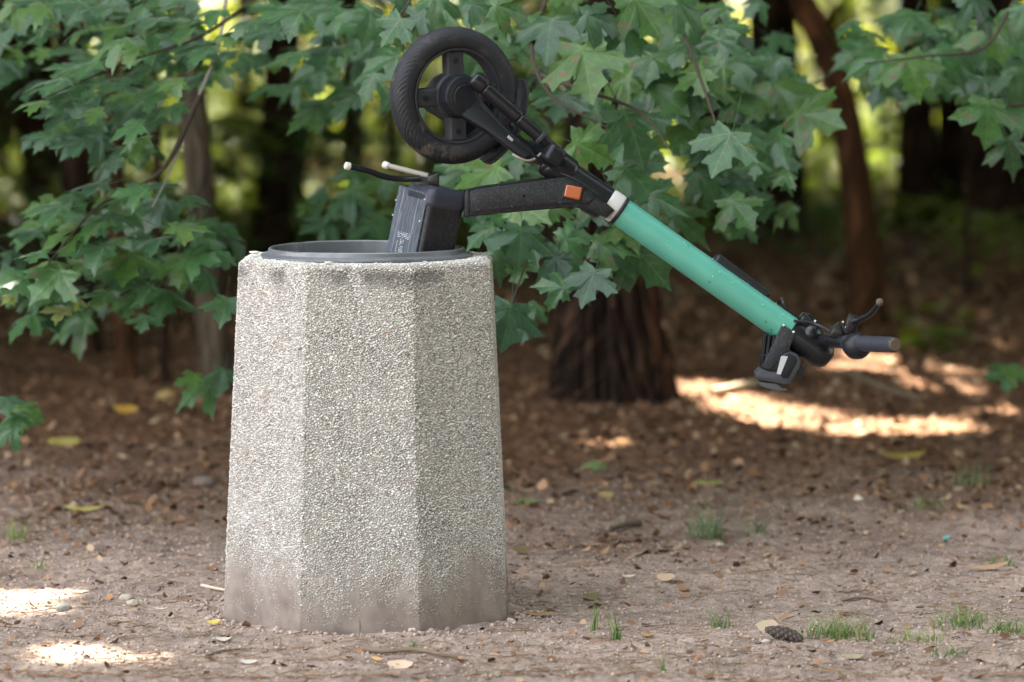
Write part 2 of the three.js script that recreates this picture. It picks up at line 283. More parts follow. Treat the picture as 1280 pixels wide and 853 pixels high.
// deck: a rounded rectangular box running down into the bin
{
  const A = [-0.082, -0.036], B = [-0.008, 0.074], Cc = [0.072, 0.028];
  const top = P(545, 236, 0), axis = V(-0.2, -1, 0).normalize();
  const u = V(B[0] - A[0], 0, B[1] - A[1]), v = V(Cc[0] - B[0], 0, Cc[1] - B[1]), uw = u.length(), vw = v.length();
  u.addScaledVector(axis, -u.dot(axis)).normalize(); v.addScaledVector(axis, -v.dot(axis)).addScaledVector(u, -v.dot(u)).normalize();
  const mid = top.clone().add(V((A[0] + Cc[0]) / 2, 0, (A[1] + Cc[1]) / 2)), c = (t, a = 0, b = 0) => mid.clone().addScaledVector(axis, t).addScaledVector(u, a).addScaledVector(v, b);
  const L = 0.6, back = axis.clone().negate();
  S('deck', box(uw - 0.004, L, vw - 0.004, 0.012, c(L / 2 + 0.004), u, back), M.deck);
  const capG = box(uw * 0.8, 0.052, vw + 0.006, 0.02, c(0.018, uw * 0.11, 0.001), u, back); S('deck_cap', capG, M.cap);
  // underside plate with worn lines of print and a row of screws
  const cv = document.createElement('canvas'); cv.width = 256; cv.height = 512; const x = cv.getContext('2d'), q = mulberry(41);
  x.fillStyle = 'rgb(60,65,73)'; x.fillRect(0, 0, 256, 512);
  for (let i = 0; i < 560; i++) { const g = 45 + q() * 115, xx = q() * 256; x.strokeStyle = `rgba(${g},${g + 5},${g + 12},0.35)`; x.lineWidth = 0.6 + q() * 2.5; x.beginPath(); const y0 = q() * 560 - 40; x.moveTo(xx, y0); x.lineTo(xx + (q() - 0.5) * 22, y0 + 20 + q() * 160); x.stroke(); }
  for (const gx of [52, 190]) { x.strokeStyle = 'rgba(190,195,200,0.55)'; x.lineWidth = 3; x.beginPath(); x.moveTo(gx, 10); x.lineTo(gx - 6, 512); x.stroke(); }
  x.fillStyle = 'rgba(205,205,202,0.8)';
  for (let r = 0; r < 4; r++) for (let k = 0; k < 9; k++) if (q() > 0.12) x.fillRect(70 + k * 12 + q() * 4, 296 + r * 11, 5 + q() * 6, 5);
  for (let r = 0; r < 15; r++) { for (let k = 0; k < 3; k++) if (q() > 0.2) x.fillRect(104 + k * 12, 346 + r * 11, 5 + q() * 7, 5); if (q() > 0.3) x.fillRect(74 + q() * 6, 350 + r * 11, 8, 5); }
  const t = new THREE.CanvasTexture(cv); t.colorSpace = THREE.SRGBColorSpace;
  const pl = new THREE.PlaneGeometry(1, 1), bx = box(uw * 0.86, 0.16, 0.004, 0.0018, c(0.088, -uw * 0.02, -vw / 2), u, back);
  { const p = bx.attributes.position, uvA = bx.attributes.uv; for (let i = 0; i < p.count; i++) { const d = V(p.getX(i), p.getY(i), p.getZ(i)).sub(c(0.088, -uw * 0.02, -vw / 2)); uvA.setXY(i, d.dot(u) / (uw * 0.86) + 0.5, d.dot(back) / 0.16 + 0.5); } }
  const plate = S('deck_plate', bx, std({ map: t, roughness: 0.48 }));
  for (const [a, h] of [[-0.44, 0.03], [-0.44, 0.062], [0.36, 0.058], [0.38, 0.012]]) S('screw', tube([c(0.01 + h, uw * a, -vw / 2 - 0.0005), c(0.01 + h, uw * a, -vw / 2 - 0.004)], [0.0026, 0.0022], 8), M.bare, plate);
  // scraped line where the cap meets the side
  const kb = c(0.002, 0.004, -0.01);
  const kz = kb.z;
  S('kickstand_bracket', mergeGeometries([slab([[521, 238], [517, 228], [524, 221], [534, 222], [547, 218], [548, 233], [540, 239]], kz, 0.035, 0.004), slab([[534, 231], [534, 220], [549, 216], [549, 233]], kz + 0.022, 0.012, 0.003)].map((g) => g.index ? g.toNonIndexed() : g)), M.gloss);
  const l1 = S('kickstand_leg', tube(curve([P(525, 223, kz + 0.03), P(503, 224, kz + 0.035), P(481, 221, kz + 0.05), P(458, 213, kz + 0.065), P(436, 208, kz + 0.08)], 24), 0.0062, 10), M.gloss);
  S('foot_tip', roundEnds(P(438, 208.5, kz + 0.079), P(431, 207, kz + 0.083), 0.0082, 10), M.tip, l1);
  const l2 = S('kickstand_leg', tube(curve([P(536, 220, kz - 0.005), P(520, 216, kz - 0.02), P(500, 211, kz - 0.04), P(484, 207, kz - 0.055)], 18), 0.0058, 10), M.worn);
  S('foot_tip', roundEnds(P(486, 208, kz - 0.053), P(479, 205.5, kz - 0.06), 0.0078, 10), M.tip, l2);
}
// neck from deck to head
const neck = S('neck', slab([[580, 238], [600, 233.5], [660, 225.5], [706, 219], [717, 220], [732, 231], [754, 249], [768, 262], [757, 272], [735, 261], [716, 258], [650, 263.5], [580, 270.5]], 0, 0.082, 0.008), M.arm);
S('neck_panel', slab([[588, 247], [592, 240], [604, 237.5], [660, 230], [708, 224], [721, 230], [744, 248], [734, 256], [716, 254], [650, 259.5], [590, 265]], 0.041, 0.006, 0.0025), M.arm, neck);
S('hole', tube([P(655, 245, 0.0435), P(655, 245, 0.0445)], 0.003, 10), std({ color: C(0.004, 0.004, 0.004) }), neck);
S('reflector', (() => { const g = box(0.0345, 0.0265, 0.008, 0.0035, P(716.5, 240.5, 0.046), V(1, -0.22, 0).normalize(), V(0.22, 1, 0).normalize()); return g; })(), M.amber);
S('reflector_frame', (() => box(0.04, 0.032, 0.005, 0.002, P(716.5, 240.5, 0.0445), V(1, -0.22, 0).normalize(), V(0.22, 1, 0).normalize()))(), M.black);
for (const [x, y] of [[598, 262], [640, 258], [700, 253], [604, 243], [735, 250]]) S('bolt', tube([P(x, y, 0.042), P(x, y, 0.0455)], [0.0032, 0.0028], 10), M.grey, neck);
S('seam', slab([[583, 236.5], [587, 236], [587, 270.8], [583, 271]], 0, 0.086, 0.001), M.black, neck);
S('brake_hose', tube(curve([P(700, 216, 0.04), P(722, 226, 0.046), P(745, 243, 0.044), P(760, 252, 0.036)], 20), 0.0024, 8), M.black);
// head tube, band, stem
const along = (x, y) => P(x, y, 0), dirS = P(988, 415, 0).sub(P(775, 264, 0)).normalize();
S('head_tube', roundEnds(P(680, 199, 0), P(762, 254.5, 0), 0.0305, 28), M.gloss);
S('head_block', roundEnds(P(731, 242, 0), P(757, 257, 0), 0.0345, 28), M.gloss);
{ const a = P(757.5, 251.5, 0), b = P(775, 264, 0); S('reflective_band', roundEnds(a, b, 0.0318, 32), M.white); }
S('stem_ring', roundEnds(P(772.5, 262.3, 0), P(777, 265.5, 0), 0.0335, 32), M.black);
S('stem', tube([P(775, 264, 0), P(882, 340, 0), P(986, 413.5, 0), P(990, 416, 0)], [0.0308, 0.0308, 0.0308, 0.029], 40), M.teal);
// water drops and nicks on the stem
{ const q = mulberry(9), gs = []; for (let i = 0; i < 20; i++) { const t = q(), a = (q() - 0.2) * 2.2, c = P(lerp(780, 985, t), lerp(267.5, 412, t), 0), n = V(0.575, 0.818, 0).applyAxisAngle(dirS, a); const g = new THREE.SphereGeometry(0.0008 + q() * 0.001, 8, 6); g.translate(c.x + n.x * 0.0309, c.y + n.y * 0.0309, c.z + n.z * 0.0309); gs.push(g); } const w = S('water_drop', mergeGeometries(gs), phys({ color: C(0.3, 0.55, 0.5), roughness: 0.08, metalness: 0.1 })); w.userData.kind = 'stuff'; }
S('stem_pod', (() => { const a = P(893, 322, -0.02), b = P(960, 372.5, -0.02), d = b.clone().sub(a), L = d.length(); d.normalize(); return box(L, 0.026, 0.04, 0.009, a.clone().add(b).multiplyScalar(0.5), d, V(-d.y, d.x, 0)); })(), M.black);
S('stem_sleeve', tube([P(983, 411.5, 0), P(988, 415, 0), P(1004, 426.5, 0), P(1026, 442, 0), P(1033, 447, 0), P(1037, 450, 0)], [0.028, 0.0322, 0.0322, 0.0315, 0.027, 0.016], 32), M.gloss);
// front wheel, turned with the steering
const YAW = 0.47, ax = V(Math.sin(YAW), -0.02, Math.cos(YAW)).normalize(), wheelC = P(567, 119.5, 0), wx = V(Math.cos(YAW), 0, -Math.sin(YAW)), wy = ax.clone().cross(wx).normalize();
const wheelM = new THREE.Matrix4().makeBasis(wx, wy, ax).setPosition(wheelC), inW = (g) => g.applyMatrix4(wheelM), W3 = (x, y, z) => V(x, y, z).applyMatrix4(wheelM);
const wheel = new THREE.Group(); wheel.name = 'wheel'; scooter.add(wheel);
{
  const prof = [[0.098, -0.020], [0.104, -0.0255], [0.113, -0.0285], [0.122, -0.0285], [0.130, -0.0255], [0.1365, -0.020], [0.1405, -0.0135], [0.1425, -0.007], [0.143, 0], [0.1425, 0.007], [0.1405, 0.0135], [0.1365, 0.020], [0.130, 0.0255], [0.122, 0.0285], [0.113, 0.0285], [0.104, 0.0255], [0.098, 0.020]];
  const cv = new THREE.CatmullRomCurve3(prof.map(([r, z]) => V(r, z, 0))).getPoints(56), NS = 560, pos = [], idx = [];
  for (let s = 0; s <= NS; s++) { const a = s / NS * Math.PI * 2; for (const p of cv) { let r = p.x; const on = smooth(p.x, 0.119, 0.126); const k = a * 34 / Math.PI + Math.abs(p.y) * 150; const g1 = Math.abs(((k % 1) + 1) % 1 - 0.5), wear = 0.45 + 0.55 * smooth(N(Math.cos(a) * 3, Math.sin(a) * 3, p.y * 40), -0.35, 0.2); r -= on * wear * 0.0024 * (1 - smooth(g1, 0.07, 0.15)); r -= 0.0016 * (1 - smooth(Math.abs(p.y), 0.0012, 0.0028)) * on; if (Math.abs(p.x - 0.1175) < 0.0012) r += 0.0008; pos.push(Math.cos(a) * r, Math.sin(a) * r, p.y); } }
  const k = cv.length; for (let s = 0; s < NS; s++) for (let j = 0; j < k - 1; j++) { const a = s * k + j, b = a + k; idx.push(a, b, a + 1, b, b + 1, a + 1); }
  const g = new THREE.BufferGeometry(); g.setAttribute('position', new THREE.Float32BufferAttribute(pos, 3)); g.setIndex(idx); g.computeVertexNormals();
  const col = []; for (let i = 0; i < pos.length; i += 3) { const n = N(pos[i] * 25, pos[i + 1] * 25, pos[i + 2] * 25), lowLeft = smooth(-pos[i] - pos[i + 1] * 0.6, 0.06, 0.14), f = smooth(n + 0.5 * N(pos[i] * 120, pos[i + 1] * 120, pos[i + 2] * 120), 0.15, 0.6) * (0.25 + 0.75 * lowLeft); col.push(lerp(0.017, 0.085, f), lerp(0.017, 0.07, f), lerp(0.02, 0.058, f)); }
  g.setAttribute('color', new THREE.Float32BufferAttribute(col, 3));
  part('tyre', inW(g), std({ vertexColors: true, roughness: 0.6 }), wheel);
  const rim = [[0.0995, -0.021], [0.0985, -0.024], [0.0945, -0.023], [0.0925, -0.016], [0.0918, 0], [0.0925, 0.016], [0.0945, 0.023], [0.0985, 0.024], [0.0995, 0.021]].map(([r, z]) => new THREE.Vector2(r, z));
  const rg = new THREE.LatheGeometry(rim, 96); rg.rotateX(Math.PI / 2); part('rim', inW(rg), M.grey, wheel);
  for (let i = 0; i < 4; i++) {
    const a = Math.PI / 2 * i + 0.05, d = V(Math.cos(a), Math.sin(a), 0), e = V(-Math.sin(a), Math.cos(a), 0);
    const sh = [[0.03, -0.024], [0.05, -0.02], [0.085, -0.0195], [0.094, -0.024], [0.094, 0.024], [0.085, 0.0195], [0.05, 0.02], [0.03, 0.024]];
    const sp = part('spoke', inW(extrude(sh, 0.03, 0.006, V(0, 0, 0.002), d, e, 3)), M.grey, wheel);
    const b = d.clone().multiplyScalar(0.074); part('bolt', inW(mergeGeometries([tube([b.clone().setZ(0.016), b.clone().setZ(0.019)], [0.0065, 0.0058], 14), tube([b.clone().setZ(0.019), b.clone().setZ(0.0205)], [0.0034, 0.003], 6)])), M.black, sp);
  }
  const rev = (pr, mat, n) => { const l = new THREE.LatheGeometry(pr.map(([r, z]) => new THREE.Vector2(r, z)), 64); l.rotateX(Math.PI / 2); return part(n, inW(toCreasedNormals(l, 0.5)), mat, wheel); };
  rev([[0.0005, -0.05], [0.03, -0.05], [0.043, -0.046], [0.045, -0.034], [0.045, -0.022], [0.05, -0.018], [0.05, 0.014], [0.046, 0.018], [0.044, 0.026], [0.0005, 0.026]], M.grey, 'hub');
  rev([[0.0005, 0.022], [0.0455, 0.022], [0.0455, 0.03], [0.0435, 0.034], [0.0435, 0.048], [0.041, 0.053], [0.03, 0.0555], [0.027, 0.0545], [0.024, 0.0565], [0.0005, 0.057]], M.black, 'brake_drum');
  const mg = []; { const pos = [], ix = [], n = 26, k = 8; for (let i = 0; i <= n; i++) { const a = lerp(0.2, -1.05, i / n), w = 0.031 * (i < 3 ? 0.8 + i * 0.067 : 1); for (let side = 0; side < 2; side++) for (let j = 0; j <= k; j++) { const t = j / k * 2 - 1, r = 0.164 - 0.009 * Math.pow(Math.abs(t), 3) + (side ? 0 : 0.0035); pos.push(Math.cos(a) * r, Math.sin(a) * r, t * w); } } const row = 2 * (k + 1); for (let i = 0; i < n; i++) { for (let s = 0; s < 2; s++) for (let j = 0; j < k; j++) { const a = i * row + s * (k + 1) + j, b = a + row; s ? ix.push(a, a + 1, b, b, a + 1, b + 1) : ix.push(a, b, a + 1, b, b + 1, a + 1); } for (const j of [0, k]) { const a = i * row + j, b = a + k + 1, c = a + row, d = b + row; ix.push(a, b, c, b, d, c); } } for (const i of [0, n]) for (let j = 0; j < k; j++) { const a = i * row + j, b = a + k + 1; ix.push(a, a + 1, b, a + 1, b + 1, b); } const g2 = new THREE.BufferGeometry(); g2.setAttribute('position', new THREE.Float32BufferAttribute(pos, 3)); g2.setIndex(ix); S('mudguard', inW(toCreasedNormals(g2, 0.7)), M.grey); }
}
// fork: suspension leg and link on either side, joined by a crown
for (const s of [1, -1]) {
  const off = ax.clone().multiplyScalar(s === 1 ? 0 : -0.135);
  const z0 = W3(0, 0, 0.07).z, a = P(596, 101, z0).add(off), b = P(676, 172, z0 * 0.8).add(off);
  const leg = S('fork_leg', mergeGeometries([roundEnds(a.clone().lerp(b, -0.06), a.clone().lerp(b, 0.13), 0.0185, 16), roundEnds(a.clone().lerp(b, 0.12), a.clone().lerp(b, 0.66), 0.0158, 18), roundEnds(a.clone().lerp(b, 0.655), b, 0.0142, 18), roundEnds(b.clone().lerp(a, 0.02), P(697, 191, z0 * 0.55).add(off), 0.0118, 16)]), M.gloss);
  S('fork_collar', roundEnds(b.clone().lerp(a, 0.03), b.clone().lerp(a, -0.03), 0.0168, 18), M.grey, leg);
  const c = P(574, 124, z0 * 0.5).add(off), d = P(662, 192, z0 * 0.62).add(off), dd = d.clone().sub(c), L = dd.length(), xx = dd.clone().normalize(), yy = ax.clone().cross(xx).normalize();
  S('fork_link', extrude([[-0.02, -0.022], [0.01, -0.03], [L * 0.45, -0.021], [L, -0.018], [L + 0.01, 0.004], [L, 0.014], [L * 0.5, 0.016], [0.012, 0.03], [-0.02, 0.022]], 0.024, 0.006, c, xx, yy, 3), M.black);
  if (s === 1) { const k = P(639, 172, z0 + 0.012); S('clip', box(0.014, 0.011, 0.006, 0.001, k, xx, yy), M.bare); S('bolt', tube([P(646.5, 176, z0 + 0.0), P(646.5, 176, z0 + 0.014)], 0.0048, 12), M.grey); }
}
S('fork_crown', (() => { const x = ax.clone(), y = V(0.575, 0.818, 0), c = P(676, 192, 0); const z = x.clone().cross(y).normalize(), yy = z.clone().cross(x).normalize(); return box(0.15, 0.042, 0.042, 0.012, c, x, yy); })(), M.black);
S('fork_sleeve', roundEnds(P(686, 200, 0.012), P(714, 220.5, 0), 0.0345, 24), M.gloss);
S('cable_guide', tube(curve([P(641, 193, 0.07), P(648, 197, 0.075), P(658, 201, 0.07), P(668, 199, 0.06), P(676, 192, 0.05)], 20), 0.0028, 8), M.worn);
S('brake_cable', tube(curve([P(600, 130, 0.085), P(630, 160, 0.085), P(655, 184, 0.08), P(684, 206, 0.05), P(700, 215, 0.038)], 24), 0.003, 8), M.black);
// handlebar
const bar = S('handlebar', tube(curve([P(972, 436, -0.24), P(992, 432, -0.14), P(1018, 426, -0.03), P(1036, 426, 0.05), P(1062, 429, 0.12)], 30), 0.0135, 16), M.gloss);
const grip1 = S('grip', tube([P(1057, 428.5, 0.1), P(1059, 428.7, 0.107), P(1074, 429.5, 0.14), P(1112, 431, 0.235), P(1117, 431.2, 0.25), P(1118.5, 431.2, 0.254)], [0.014, 0.0165, 0.0165, 0.0158, 0.0158, 0.0135], 20), std({ color: C(0.03, 0.032, 0.042), roughness: 0.5 }));
S('grip_end', tube([P(1118, 431.2, 0.2525), P(1120, 431.3, 0.258)], [0.0138, 0.012], 18, (a, l, i, r) => 0.0008 * Math.sin(a * 7)), M.rusty, grip1);
S('grip', tube([P(985, 433, -0.17), P(966, 437, -0.27)], 0.0162, 16), M.black);
S('throttle', (() => { const g = lump(0.03, 0.028, 0.024, 2, 3, 0.08); const c = P(1071, 433, 0.135); g.translate(c.x, c.y, c.z); return g; })(), M.black);
const clampN = S('lever_clamp', mergeGeometries([slab([[1036, 420], [1040, 410], [1049, 403], [1057, 414], [1057, 421], [1048, 424]], 0.085, 0.026, 0.004), slab([[1057, 416], [1058, 400], [1063, 392.5], [1073, 396], [1076, 402], [1071, 410], [1069, 417]], 0.11, 0.022, 0.004)]), M.gloss);
S('fin', slab([[1050, 402.5], [1052, 403], [1058.5, 416.5], [1056.5, 417]], 0.1, 0.012, 0.001), M.grey, clampN);
for (const [x, y, z] of [[1054, 402.5, 0.098], [1057.5, 409, 0.1]]) S('screw', tube([P(x, y, z), P(x, y, z + 0.008)], 0.0022, 8), M.bare, clampN);
const lev = S('brake_lever', tube(curve([P(1066, 402, 0.115), P(1078, 398.5, 0.135), P(1088, 393, 0.165), P(1095, 385.5, 0.19), P(1099, 379.5, 0.205)], 24), curve([V(0.0075, 0, 0), V(0.006, 0, 0), V(0.0052, 0, 0), V(0.0048, 0, 0)], 24).map((v) => v.x), 12), M.gloss);
S('lever_knob', (() => { const g = new THREE.SphereGeometry(0.0082, 16, 12); const c = P(1100, 378, 0.207); g.translate(c.x, c.y, c.z); return g; })(), M.rusty, lev);
const clampF = S('lever_clamp', slab([[999, 397], [1004, 391], [1012, 392.5], [1025, 404], [1027, 411], [1018, 416], [1004, 410], [998, 403]], -0.035, 0.04, 0.006), M.gloss);
S('screw', tube([P(1010, 411, -0.01), P(1010, 411, 0.002)], 0.0034, 10), M.bare, clampF); S('screw', tube([P(1019, 401.5, -0.02), P(1019, 401.5, -0.008)], 0.0026, 10), M.bare, clampF);
S('clamp_plate', slab([[1005, 391], [1008, 391], [1016, 402], [1013, 403]], -0.012, 0.008, 0.001), M.grey, clampF);
const lev2 = S('brake_lever', tube(curve([P(1007, 398, -0.06), P(997, 396.5, -0.08), P(988, 392, -0.11), P(981.5, 384, -0.14), P(978.5, 377, -0.155)], 24), 0.0048, 12), M.gloss);
S('lever_knob', (() => { const g = new THREE.SphereGeometry(0.0066, 16, 12); const c = P(978, 375, -0.158); g.translate(c.x, c.y, c.z); return g; })(), M.black, lev2);
S('brake_cable', tube(curve([P(993, 401.5, 0.03), P(1003, 402, 0.02), P(1016, 404.5, 0.01), P(1026, 408, 0.02), P(1040, 416, 0.06)], 24), 0.0032, 8), M.grey);
S('stem_cap', (() => { const g = lump(0.026, 0.024, 0.03, 12, 3, 0.05); const c = P(1013, 417, 0.0); g.translate(c.x, c.y, c.z); return g; })(), M.gloss);
// holder on the rider's side of the stem top
const speckled = speck([0.09, 0.09, 0.1], [0.62, 0.62, 0.64], 9000, 8); speckled.repeat.set(12, 12);
const mount = S('holder_bracket', slab([[978, 405], [995, 416], [986, 438], [975, 450], [962, 463], [952, 459], [966, 430]], 0.03, 0.016, 0.003), std({ map: speckled, roughness: 0.6 }));
for (const [x, y] of [[979.5, 406.5], [992, 415]]) S('screw', tube([P(x, y, 0.037), P(x, y, 0.041)], 0.0026, 10), M.bare, mount);
for (const [x0, x1] of [[953, 949.5], [959, 953.5], [965, 959]]) S('rib', slab([[x0 + 1, 418], [x0 + 4, 418.5], [x1 + 4, 459], [x1 + 1, 458]], 0.012, 0.03, 0.0012), M.black, mount);
S('cross_rib', slab([[950, 441], [963, 443], [963, 446], [950, 444]], 0.012, 0.028, 0.001), M.black, mount);
S('bracket_back', slab([[955, 417], [975, 412], [968, 460], [949, 460]], -0.012, 0.008, 0.002), M.black, mount);
const holder = S('holder_case', (() => { const x = V(0.86, 0.5, 0).normalize(), y = V(-0.5, 0.86, 0).normalize(); return slab([[943, 466], [949, 459], [962, 464], [970, 464], [979, 442], [988, 439], [997, 443], [1001, 450], [999, 460], [988, 478], [980, 480.5], [951, 475], [944, 471.5]], 0.028, 0.05, 0.007); })(), std({ color: C(0.045, 0.045, 0.052), roughness: 0.45 }));
S('holder_screen', slab([[972, 464], [980, 444], [987, 441.5], [995, 446], [997, 451], [986, 473], [979, 474]], 0.052, 0.005, 0.002), M.black, holder);
S('sticker', slab([[976.5, 445.5], [980, 445], [985, 446], [976, 468.5], [971, 467.5]], 0.0565, 0.002, 0), std({ color: C(0.4, 0.41, 0.42), roughness: 0.5 }), holder);
S('plug', slab([[995.5, 453], [1006, 460], [1001, 472.5], [990.5, 467]], 0.036, 0.02, 0.003), M.black, holder);
S('plug_collar', slab([[992, 451], [996.5, 453.5], [990, 468], [987, 465.5]], 0.04, 0.022, 0.002), M.bare, holder);
S('clip', slab([[948, 476.5], [971, 478.5], [976, 484], [984, 485], [982.5, 488], [968, 488], [950, 482]], 0.03, 0.034, 0.0025), std({ color: C(0.07, 0.068, 0.07), roughness: 0.5 }), holder);

// ---------------------------------------------------------------- leaves
const halfLeaf = [[0.11, -0.09], [0.26, -0.13], [0.4, -0.2], [0.4, -0.045], [0.5, 0.02], [0.44, 0.1], [0.41, 0.15], [0.54, 0.2], [0.7, 0.225], [0.75, 0.33], [0.93, 0.46], [0.73, 0.5], [0.66, 0.66], [0.5, 0.585], [0.36, 0.55], [0.255, 0.53], [0.28, 0.66], [0.37, 0.83], [0.2, 0.87], [0.1, 0.99]];
function leafGeo(seed, droop, detailed = true) {
  const out = [[0, -0.005], ...halfLeaf, [0, 1.14], ...halfLeaf.map(([x, y]) => [-x, y]).reverse()];
  const q = mulberry(seed), c = [0, 0.1], rings = detailed ? [0.4, 0.74, 1] : [1], pos = [0, 0, c[1]], uv = [0.5, (c[1] + 0.3) / 1.6], idx = [], n = out.length;
  const veins = [Math.PI / 2, Math.PI / 2 - 1.16, Math.PI / 2 + 1.16, Math.PI / 2 - 2.12, Math.PI / 2 + 2.12];
  const k1 = (q() - 0.5) * 0.8, k2 = (q() - 0.5) * 0.6, sk = 1 + (q() - 0.5) * 0.24;
  const bend = (x, y) => { const r = Math.hypot(x, y - c[1]), a = Math.atan2(y - c[1], x); let d = 9; for (const v of veins) d = Math.min(d, Math.abs(((a - v + 9.4248) % 6.2832) - 3.1416)); return -droop * r * r + r * (0.11 * Math.min(d, 0.55) * 1.6 - 0.03) + k1 * x * y + k2 * x * x * 0.6 + 0.04 * N(x * 3 + seed, y * 3) - droop * 0.35 * Math.max(0, y) ** 2; };
  pos[0] = 0; pos[1] = 0; pos[2] = 0; pos[1] = c[1]; pos[2] = bend(0, c[1]);
  const P2 = out.map(([x, y], i) => [x * sk * (1 + 0.13 * (q() - 0.5)), y * (1 + 0.1 * (q() - 0.5))]);
  rings.forEach((t) => { for (let i = 0; i < n; i++) { const x = c[0] + (P2[i][0] - c[0]) * t, y = c[1] + (P2[i][1] - c[1]) * t; pos.push(x, y, bend(x, y)); uv.push(x / 2 + 0.5, (y + 0.3) / 1.6); } });
  for (let i = 0; i < n; i++) idx.push(0, 1 + i, 1 + (i + 1) % n);
  for (let r = 0; r < rings.length - 1; r++) for (let i = 0; i < n; i++) { const a = 1 + r * n + i, b = 1 + r * n + (i + 1) % n, a2 = a + n, b2 = b + n; idx.push(a, a2, b, b, a2, b2); }
  const g = new THREE.BufferGeometry(); g.setAttribute('position', new THREE.Float32BufferAttribute(pos, 3)); g.setAttribute('uv', new THREE.Float32BufferAttribute(uv, 2)); g.setIndex(idx); g.computeVertexNormals();
  if (!detailed) return g;
  const st = tube([V(0, 0.1, bend(0, 0.1) - 0.008), V(0, -0.1, -0.01), V(0.04, -0.45, 0.05), V(0.1, -0.8, 0.22)], [0.012, 0.012, 0.01, 0.012], 4, null, false); const su = st.attributes.uv; for (let i = 0; i < su.count; i++) su.setXY(i, 0.5, 0.12);
  return mergeGeometries([g, st]);
}
function leafTexture(seed, base, vein, blotch, spots) {
  const Sz = 256, q = mulberry(seed), sp = []; for (let i = 0; i < spots; i++) sp.push([q(), q(), 0.012 + q() * 0.04]);
  const lines = []; for (const a of [90, 90 - 62, 90 + 62, 90 - 118, 90 + 118].map((d) => d * Math.PI / 180)) { const L = Math.abs(a - Math.PI / 2) > 1.6 ? 0.45 : 1.1; lines.push([0, 0.02, Math.cos(a) * L, 0.02 + Math.sin(a) * L, 0.011]); for (let k = 1; k < 5; k++) for (const s of [-1, 1]) { const t = k * 0.2 * L, b = a + s * 0.75; lines.push([Math.cos(a) * t, 0.02 + Math.sin(a) * t, Math.cos(a) * t + Math.cos(b) * 0.26 * L * (1.1 - k * 0.16), 0.02 + Math.sin(a) * t + Math.sin(b) * 0.26 * L * (1.1 - k * 0.16), 0.005]); } }
  return dataTex(Sz, Sz, (u, v) => {
    const x = (u - 0.5) * 2, y = v * 1.6 - 0.3; let m = 0;
    for (const [x0, y0, x1, y1, w] of lines) { const dx = x1 - x0, dy = y1 - y0, t = clamp(((x - x0) * dx + (y - y0) * dy) / (dx * dx + dy * dy), 0, 1), d = Math.hypot(x - x0 - dx * t, y - y0 - dy * t); m = Math.max(m, 1 - smooth(d, w * (1.1 - t * 0.6), w * 2.4)); }
    const n = 1 + 0.16 * N(x * 4 + seed, y * 4) + 0.12 * N(x * 13, y * 13 + seed) + 0.08 * N(x * 40, y * 40);
    let c = base.map((b, i) => lerp(b * n, vein[i], m * 0.42)); let s = 0;
    for (const [a, b, r] of sp) s = Math.max(s, 1 - smooth(Math.hypot(u - a, v - b) + 0.01 * N(u * 30, v * 30), r * 0.6, r));
    return c.map((b, i) => lerp(b, blotch[i], s));
  }, true, false);
}
// srgb base tones; under the sky they gain a blue sheen from the coat
const leafMats = [
  leafTexture(1, [0.19, 0.335, 0.165], [0.46, 0.54, 0.34], [0.36, 0.31, 0.22], 0), leafTexture(2, [0.18, 0.32, 0.165], [0.42, 0.52, 0.36], [0.36, 0.31, 0.22], 6),
  leafTexture(3, [0.21, 0.35, 0.14], [0.45, 0.52, 0.32], [0.36, 0.31, 0.22], 11), leafTexture(4, [0.155, 0.285, 0.16], [0.38, 0.47, 0.3], [0.36, 0.31, 0.22], 3), leafTexture(5, [0.25, 0.385, 0.13], [0.42, 0.5, 0.26], [0.4, 0.32, 0.2], 16), leafTexture(6, [0.185, 0.34, 0.15], [0.38, 0.47, 0.27], [0.38, 0.3, 0.2], 5)].map((map) => phys({ map, roughness: 0.92, transmission: 0.32, thickness: 0, clearcoat: 0.85, clearcoatRoughness: 0.33, specularIntensity: 0.35, side: THREE.DoubleSide }));
const yellowLeaf = phys({ map: leafTexture(9, [0.42, 0.46, 0.12], [0.5, 0.5, 0.25], [0.45, 0.33, 0.15], 9), roughness: 0.92, transmission: 0.35, thickness: 0, clearcoat: 0.2, clearcoatRoughness: 0.5, side: THREE.DoubleSide });
const leafGeos = [leafGeo(11, 0.12), leafGeo(12, 0.22), leafGeo(13, 0.3), leafGeo(14, 0.18), leafGeo(15, 0.4), leafGeo(16, 0.05), leafGeo(17, 0.5), leafGeo(18, 0.26), leafGeo(19, 0.1)];
const plainLeaf = [leafGeo(21, 0.2, false), leafGeo(22, 0.3, false)];
// leaf position = centre of blade on screen; phi = where the tip points on screen (0 right, 90 down); psi = how far the blade lies back (0 faces the camera, 90 flat)
function leafMatrix(c, phi, psi, width, yaw = 0) {
  const n = V(Math.sin(yaw) * Math.cos(psi), Math.sin(psi), Math.cos(yaw) * Math.cos(psi)).normalize();
  const img = V(Math.cos(phi), -Math.sin(phi), 0), eps = 0.35;
  let tip = img.clone().addScaledVector(n, -img.dot(n)); if (tip.length() < eps) tip = V(Math.cos(phi), 0, Math.sin(phi)).addScaledVector(n, -V(Math.cos(phi), 0, Math.sin(phi)).dot(n)); tip.normalize();
  const x = tip.clone().cross(n).normalize(), s = width / 1.75;
  const m = new THREE.Matrix4().makeBasis(x.multiplyScalar(s), tip.clone().multiplyScalar(s), n.multiplyScalar(s));
  return m.setPosition(c.clone().addScaledVector(tip, -0.42 * s));
}
